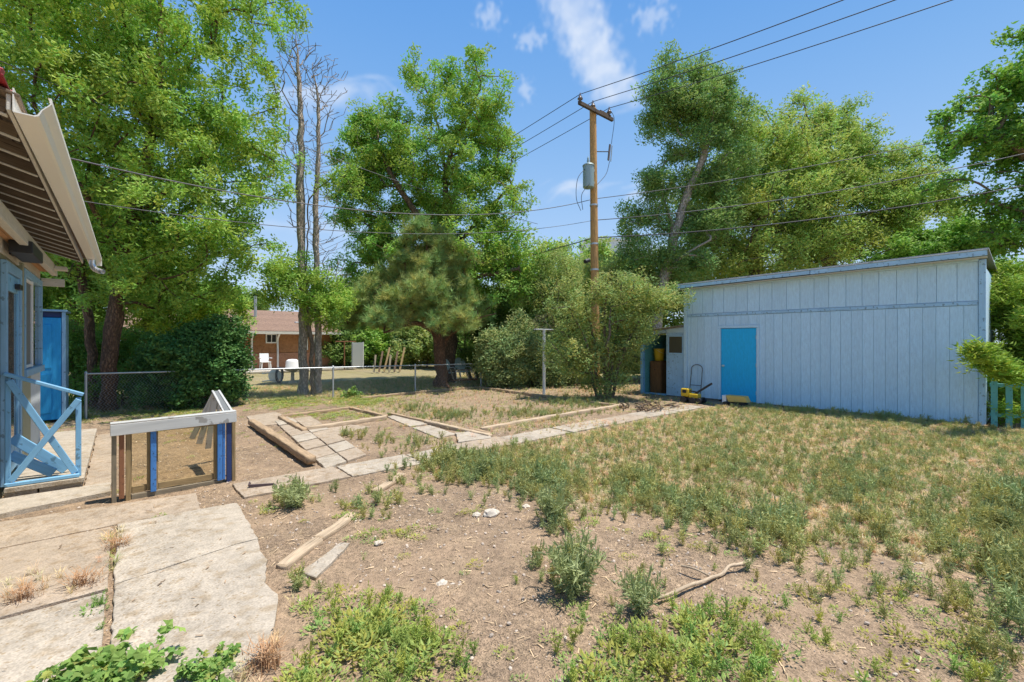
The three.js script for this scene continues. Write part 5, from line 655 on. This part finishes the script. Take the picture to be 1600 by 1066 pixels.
// ---------------------------------------------------------------- weeds, dry grass and litter
{
  const gm = (x, y, z, s, r, tilt = 0.15) => new THREE.Matrix4().compose(V(x, y, z), new THREE.Quaternion().setFromEuler(new THREE.Euler((r() - 0.5) * 2 * tilt, r() * 6.283, (r() - 0.5) * 2 * tilt)), typeof s === 'number' ? V(s, s, s) : s);
  // upright narrow-leaved weed, 1 m tall before scaling
  function kochia(seed, stems = 6, per = 20) { const r = rng(seed), out = []; for (let k = 0; k < stems; k++) { const a = r() * 6.283, lean = 0.2 + 0.75 * r(), H = 0.6 + 0.4 * r(), top = V(Math.cos(a) * lean * H, H, Math.sin(a) * lean * H), bend = V(Math.cos(a) * lean * 0.3, H * 0.5, Math.sin(a) * lean * 0.3); const at = (t) => V(0, 0, 0).multiplyScalar(1 - t).addScaledVector(bend, 2 * t * (1 - t)).addScaledVector(top, t * t); for (let j = 0; j < 3; j++) { const p = at(j / 3), q = at((j + 1) / 3), s = V(0.012, 0, 0.009); for (const v of [p.clone().add(s), p.clone().sub(s), q]) out.push(v.x, v.y, v.z); } for (let j = 0; j < per; j++) { const t = 0.12 + 0.88 * (j + r()) / per, p = at(t), d = dirIn(r, 0.55); d.normalize(); leaf(out, p, d, sideOf(d, r), 0.17 + 0.12 * r() * (1.2 - t * 0.4), 0.045, 0.1); } } return triGeo(out); }
  function lowWeed(seed, n = 34) { const r = rng(seed), out = []; for (let k = 0; k < n; k++) { const a = r() * 6.283, q = Math.sqrt(r()) * 0.8, p = V(Math.cos(a) * q, 0.08 + 0.42 * (1 - q) * r() + 0.1 * r(), Math.sin(a) * q), d = V(Math.cos(a), 0.2 + 0.5 * r(), Math.sin(a)).add(dirIn(r).multiplyScalar(0.5)).normalize(); leaf(out, p, d, d.clone().cross(V(0, 1, 0)).add(dirIn(r).multiplyScalar(0.3)).normalize(), 0.24 + 0.16 * r(), 0.11 + 0.05 * r(), 0.15); } for (let k = 0; k < 7; k++) { const a = r() * 6.283, e = V(Math.cos(a) * 0.7, 0.2, Math.sin(a) * 0.7); for (const v of [V(0.015, 0, 0), V(-0.015, 0, 0.01), e]) out.push(v.x, v.y, v.z); } return triGeo(out); }
  function tuft(seed, n = 22, spread = 0.3) { const r = rng(seed), out = []; for (let k = 0; k < n; k++) { const a = r() * 6.283, q = r() * spread * 0.5, p = V(Math.cos(a) * q, 0, Math.sin(a) * q), b = r() * 6.283, ln = 0.15 + 0.65 * r(), m = p.clone().add(V(Math.cos(b) * ln * 0.3, 0.5, Math.sin(b) * ln * 0.3)), e = p.clone().add(V(Math.cos(b) * ln, 0.55 + 0.45 * r(), Math.sin(b) * ln)), s = V(-Math.sin(b), 0, Math.cos(b)).multiplyScalar(0.016); for (const v of [p.clone().add(s), p.clone().sub(s), m, m.clone().add(s), m.clone().sub(s), e]) out.push(v.x, v.y, v.z); } return triGeo(out); }
  function mallow(seed, n = 60) {
    const r = rng(seed), out = [], col = [], stems = Math.max(5, Math.round(n / 16));
    for (let q = 0; q < stems; q++) {
      const a = r() * 6.283, L = 0.45 + 0.75 * r(), H = 0.25 + 0.65 * r() * (1.25 - L * 0.6), bend = V(Math.cos(a) * L * 0.4, H * 0.9, Math.sin(a) * L * 0.4), end = V(Math.cos(a) * L, H * (0.5 + 0.4 * r()), Math.sin(a) * L), at = (t) => V().addScaledVector(bend, 2 * t * (1 - t)).addScaledVector(end, t * t);
      for (let k = 0; k < 16; k++) {
        const t = 0.2 + 0.8 * (k + r()) / 16, b = at(t), p = b.clone().add(dirIn(r, 0.5).multiplyScalar(0.06 + 0.10 * r())), nrm = V(0, 1, 0).add(dirIn(r).multiplyScalar(0.95)).normalize(), u = sideOf(nrm, r), w = nrm.clone().cross(u), S = 0.05 + 0.085 * r(), rim = [], tn = 0.7 + 0.55 * r(), yl = r() < 0.12 ? 1.5 : 0.85 + 0.3 * r();
        for (let j = 0; j <= 10; j++) { const an = -2.7 + 5.4 * j / 10, rr = S * (j % 2 ? 0.82 : 1.05) * (0.85 + 0.3 * r()); rim.push(p.clone().addScaledVector(u, Math.cos(an) * rr).addScaledVector(w, Math.sin(an) * rr).addScaledVector(nrm, S * ((j % 2 ? 0.15 : -0.2) - 0.45 * r()))); }
        for (let j = 0; j < 10; j++) for (const v of [p, rim[j], rim[j + 1]]) { out.push(v.x, v.y, v.z); col.push(tn * yl, tn, tn * 0.9); }
        const sd = V(0.005, 0, 0.005); for (const v of [b.clone().add(sd), b.clone().sub(sd), p]) { out.push(v.x, v.y, v.z); col.push(1.1, 1, 0.8); }
      }
      for (let k = 0; k < 4; k++) { const p = at(k / 4), e = at((k + 1) / 4), sd = V(0.009, 0, -0.007); for (const v of [p.clone().add(sd), p.clone().sub(sd), e]) { out.push(v.x, v.y, v.z); col.push(1.2, 1, 0.8); } }
    }
    const g = triGeo(out); g.setAttribute('color', new THREE.BufferAttribute(new Float32Array(col), 3)); return g;
  }
  const K = [1, 2, 3, 4].map((s) => kochia(s)), Lw = [5, 6, 7].map((s) => lowWeed(s)), Tf = [8, 9, 10].map((s) => tuft(s));
  const MK = leafMat(0.42, 0.47, 0.21, 0.4), ML = leafMat(0.36, 0.45, 0.13, 0.4), MD = leafMat(0.80, 0.64, 0.36, 0.3), MR = leafMat(0.50, 0.30, 0.16, 0.2), MG = leafMat(0.26, 0.42, 0.10, 0.4), MB = leafMat(0.36, 0.48, 0.13, 0.4), MM = leafMat(0.25, 0.40, 0.10, 0.4); MM.vertexColors = true;
  const blob = (list) => (x, y) => { let s = 0; for (const [a, b, rx, ry, w] of list) { const q = ((x - a) / rx) ** 2 + ((y - b) / ry) ** 2; if (q < 4) s = Math.max(s, w * Math.exp(-q * 0.9)); } return s; };
  const kB = blob([[690, 722, 66, 16, 1.7], [750, 742, 66, 24, 1.8], [850, 755, 60, 30, 1.8], [872, 800, 26, 26, 1.7], [800, 703, 60, 12, .8], [930, 722, 56, 18, .7], [890, 898, 34, 34, 1.9], [838, 892, 18, 20, .8], [1000, 932, 26, 26, 1.2], [1000, 770, 60, 30, 1.5], [1090, 805, 64, 36, 1.6], [1200, 835, 74, 36, 1.7], [1245, 872, 42, 30, 1.3], [1350, 835, 80, 36, 1], [1450, 790, 90, 44, .8], [1590, 930, 60, 70, 2.4], [1570, 810, 60, 56, 1.7], [1480, 850, 60, 40, 1.2], [1330, 760, 150, 50, 1], [1130, 730, 150, 40, .85], [1100, 688, 170, 22, .45], [1400, 705, 150, 30, .5], [460, 782, 24, 12, 1.6], [525, 766, 12, 6, 1.1], [650, 724, 30, 10, 1.9], [590, 792, 34, 14, 1.5], [640, 752, 26, 9, .9], [680, 772, 16, 8, .8], [478, 920, 18, 16, 1.4], [545, 682, 42, 8, .8], [600, 692, 30, 7, .8], [652, 694, 18, 6, 1], [695, 684, 9, 7, 1], [705, 653, 40, 6, 1.1], [650, 640, 24, 5, .9], [900, 630, 60, 7, .9], [830, 650, 70, 7, .8], [1250, 647, 70, 4, .9], [1400, 656, 70, 5, 1], [1505, 664, 40, 6, 1.4], [1230, 930, 30, 18, .5], [1380, 930, 110, 44, .55], [1560, 1020, 60, 50, 1.1], [1180, 905, 26, 14, .6], [1500, 880, 60, 40, .8]]);
  const lB = blob([[560, 1010, 90, 54, 3.2], [645, 1030, 66, 46, 2.8], [490, 1040, 56, 46, 2.8], [720, 1050, 50, 20, .8], [1000, 1030, 110, 50, 2.6], [1110, 1010, 90, 52, 2.4], [1190, 1050, 70, 36, 1.8], [930, 1000, 40, 20, .9], [880, 1050, 70, 22, .9], [840, 1010, 30, 16, .5], [620, 838, 46, 12, 1], [560, 800, 30, 12, .7], [450, 628, 44, 9, 1.2], [560, 628, 50, 8, 1.1], [520, 650, 60, 6, .9], [640, 660, 20, 5, .5], [700, 730, 50, 14, .4], [720, 800, 26, 14, .5], [1260, 960, 100, 50, .6], [1410, 990, 110, 60, .65], [1540, 1040, 70, 40, 1.2], [1330, 1050, 70, 24, .7], [920, 830, 40, 26, .25], [1080, 860, 80, 24, .4], [1560, 690, 60, 14, .9], [1460, 668, 60, 6, .6], [90, 650, 60, 6, .5], [250, 645, 70, 7, .8], [420, 800, 16, 8, .8], [1480, 1040, 80, 30, .4]]);
  const dB = blob([[860, 668, 110, 8, 1.2], [740, 690, 40, 6, .6], [30, 925, 60, 14, 1.4], [150, 890, 30, 8, 1.2], [185, 850, 16, 12, 1.2], [385, 1050, 40, 26, 1.3], [450, 985, 20, 26, 1], [1480, 668, 90, 8, .8], [960, 612, 60, 5, .8], [1040, 640, 40, 6, .7], [560, 860, 30, 10, .4], [640, 600, 120, 10, .5], [430, 600, 60, 10, .6]]);
  const r = rng(500), kL = K.map(() => []), kC = K.map(() => []), bL = K.map(() => []), bC = K.map(() => []), lL = Lw.map(() => []), lC = Lw.map(() => []), dL = Tf.map(() => []), dC = Tf.map(() => []), litter = [], pebbles = [], straw = [];
  const tint = (v, y) => { const k = 0.8 + 0.4 * r(), h = r(); return new THREE.Color().setRGB(k * (1 + y * (h - 0.3)), k, k * (1 - 0.3 * h)); };
  const onSlab = (x, z) => paved.some((q) => x > q[0] - 0.02 && x < q[1] + 0.02 && z > q[2] - 0.02 && z < q[3] + 0.02);
  const N = 330000;
  for (let i = 0; i < N; i++) {
    const x = -2 + r() * 17.5, z = 1.2 - r() * 19.5, [px0, py0, D] = proj(x, z); if (D < 1.3) continue;
    if (x > SX - 0.05 && z < -0.5 && z > -8.3) continue; if (x < -0.9 && z > -10) continue;
    const px = clamp(px0, 0, 1600), py = clamp(py0, 540, 1066), u = r(), fld = inPoly(F_FIELD, x, -z), ns = fbm2(x * 1.3, z * 1.3, 3), ns2 = fbm2(x * 3.3 + 40, z * 3.3, 2);
    const s = onSlab(x, z), y = s ? 0.02 : groundH(x, z), area = 341 / N, pick = (den) => u < den * area;  // plants per square metre
    const kd = s ? 0 : (kB(px, py) + (fld ? 0.34 + 0.4 * Math.max(0, ns) : 0)) * (0.4 + 1.2 * clamp(0.5 + ns2)) * 95;
    const lden = s ? 0 : (lB(px, py) * (0.3 + 1.2 * clamp(0.5 + ns2)) + (x < 14 && -z < 12 ? 0.02 : 0.1)) * 150;
    const dden = (s ? 0.45 * dB(px, py) : dB(px, py) + (fld ? 1.9 * clamp(0.9 - 0.5 * ns) : 0) + (-z > 13.5 ? 1 : 0) + (x > 4 && -z > 6.4 && -z < 13.2 ? 0.15 + 0.5 * Math.max(0, ns) : 0)) * 150;
    if (pick(kd)) { const k = Math.floor(r() * K.length), tall = clamp(kB(px, py), 0.5, 1.6); kL[k].push(gm(x, y, z, (0.075 + 0.11 * r() * r() + 0.03 * r()) * (0.5 + 0.75 * tall), r)); kC[k].push(tint(1, 0.35)); }
    else if (pick(kd + lden * 0.4) && py > 880) { const k = Math.floor(r() * K.length); bL[k].push(gm(x, y, z, 0.06 + 0.09 * r() * clamp(lB(px, py), 0.2, 1), r)); bC[k].push(tint(1, 0.45)); }
    else if (pick(kd + lden)) { const k = Math.floor(r() * Lw.length); lL[k].push(gm(x, y, z, 0.045 + 0.06 * r() * r() + 0.025 * lB(px, py), r)); lC[k].push(tint(1, 0.5)); }
    else if (pick(kd + lden + dden)) { const k = Math.floor(r() * Tf.length); dL[k].push(gm(x, y - 0.004, z, s ? 0.07 + 0.06 * r() : 0.05 + 0.075 * r(), r)); const gn = r(); dC[k].push(gn < 0.42 && !s ? new THREE.Color().setRGB(0.36 + 0.2 * r(), 0.54 + 0.2 * r(), 0.36) : new THREE.Color().setRGB(0.8 + 0.35 * r(), 0.8 + 0.25 * r(), 0.75 + 0.3 * r())); }
    else if (D < 10 && u > (D < 5 ? 0.45 : 0.75) && !s) { (r() < 0.42 ? pebbles : straw).push([x, y, z, D]); }
    else if (s && u > 0.94) litter.push([x, 0.034, z]);
  }
  K.forEach((g, k) => stuff('upright_weeds', g, MK, kL[k], 'grey green upright weeds scattered over the dirt yard', 'weeds', scene, kC[k]));
  K.forEach((g, k) => stuff('green_weeds', g, MB, bL[k], 'fresh green fine leaved weeds along the near edge of the dirt', 'weeds', scene, bC[k]));
  Lw.forEach((g, k) => stuff('low_weeds', g, ML, lL[k], 'low bright green weeds creeping over the dirt', 'weeds', scene, lC[k]));
  Tf.forEach((g, k) => stuff('dry_grass', g, MD, dL[k], 'dry straw coloured grass tufts in the yard', 'grass', scene, dC[k]));
  const peb = new THREE.IcosahedronGeometry(1, 0), chip = triGeo([-1, 0, -0.12, 1, 0.1, -0.05, 0.9, 0.05, 0.14, -1, 0, -0.12, 0.9, 0.05, 0.14, -0.95, 0.12, 0.1]);
  stuff('gravel', peb, std(0.52, 0.44, 0.36), pebbles.map(([x, y, z]) => { const s = 0.0025 + 0.011 * r() ** 4; return gm(x, y + s * 0.3, z, V(s * 1.3, s * 0.8, s), r, 0.6); }), 'small pale pebbles scattered in the foreground dirt', 'gravel', scene, pebbles.map(() => { const k = 0.6 + 0.6 * r(); return new THREE.Color().setRGB(k, k * 0.97, k * 0.93); }));
  stuff('straw_litter', chip, std(0.56, 0.43, 0.27), straw.map(([x, y, z]) => { const s = 0.006 + 0.030 * r() ** 4; return gm(x, y + 0.004, z, V(s, s, s), r, 0.25); }), 'dry straw bits and wood chips strewn over the dirt', 'litter', scene, straw.map(() => { const k = 0.5 + 0.8 * r(); return new THREE.Color().setRGB(k, k * 0.95, k * 0.9); }));
  stuff('leaf_litter', chip, std(0.30, 0.20, 0.12), litter.map(([x, y, z]) => { const s = 0.003 + 0.018 * r() ** 4; return gm(x, y, z, V(s, s * 1.2, s * 2), r, 0.3); }), 'small dry leaf scraps lying on the concrete slabs', 'litter', scene, litter.map(() => { const k = 0.5 + 0.9 * r(); return new THREE.Color().setRGB(k, k, k); }));
  // single plants that stand out
  const clump = (name, px, py, geo, mat, size, label, cat = 'weed') => { const c = G(px, py), t = thing(name, label, cat, V(c.x, 0, c.z)), q = rng(px + py); geo.forEach((g, i) => { const m = shade(new THREE.Mesh(g, mat)); m.name = 'foliage'; m.scale.set(...(Array.isArray(size) ? size : [size, size, size])); m.rotation.y = q() * 6; m.position.set((q() - 0.5) * 0.06, groundH(c.x, c.z), (q() - 0.5) * 0.06); t.add(m); m.userData.kind = 'stuff'; }); };
  clump('mallow_plant', 165, 1085, [mallow(1, 400), mallow(2, 260)], MM, [0.30, 0.26, 0.28], 'largest broad leaved green weed, in the left foreground on the slab', 'weed');
  clump('mallow_plant', 318, 1078, [mallow(3, 320)], MM, [0.20, 0.17, 0.2], 'broad leaved green weed at the near edge of the slab', 'weed');
  clump('mallow_plant', 85, 1110, [mallow(4, 150)], MM, [0.16, 0.16, 0.16], 'low broad leaved weed left of the largest one', 'weed');
  clump('grass_tuft', 152, 955, [kochia(31, 9, 26), lowWeed(32, 50)], MG, [0.09, 0.09, 0.09], 'small green tuft growing in the joint between the slabs', 'weed');
  clump('tall_weed', 895, 930, [kochia(41, 12, 34), kochia(42, 12, 34)], MK, [0.30, 0.34, 0.30], 'tallest grey green weed standing alone in the dirt', 'weed');
  clump('tall_weed', 873, 820, [kochia(43, 12, 34), kochia(44, 10, 30)], MK, [0.30, 0.32, 0.30], 'bushy grey green weed just behind the tallest one', 'weed');
  clump('tall_weed', 998, 955, [kochia(45, 11, 30), kochia(49, 11, 30)], MK, [0.22, 0.24, 0.22], 'grey green weed left of the fallen branch', 'weed');
  clump('tall_weed', 462, 792, [kochia(46, 12, 34), kochia(47, 10, 30)], MK, [0.34, 0.24, 0.34], 'sprawling green weed between the path and the slab', 'weed');
  clump('sunflower_seedling', 546, 622, [mallow(9, 160)], MM, [0.34, 0.5, 0.34], 'leafy pale green plant by the fence behind the small bed', 'plant');
  const dk = (px, py, s, label, seed) => clump('dry_weed', px, py, [tuft(seed, 70, 1.2), tuft(seed + 1, 50, 0.7)], MR, [s, s * 0.9, s], label, 'dry weed');
  dk(178, 862, 0.14, 'dry reddish weed in the slab joint, farther one', 61); dk(128, 922, 0.17, 'dry reddish weed sprawling along the slab joint, nearer one', 63); dk(40, 940, 0.16, 'dry reddish weed at the left edge along the slab joint', 65); dk(412, 1045, 0.17, 'dry tan weed at the near slab edge', 67);
}
renderer.render(scene, camera);
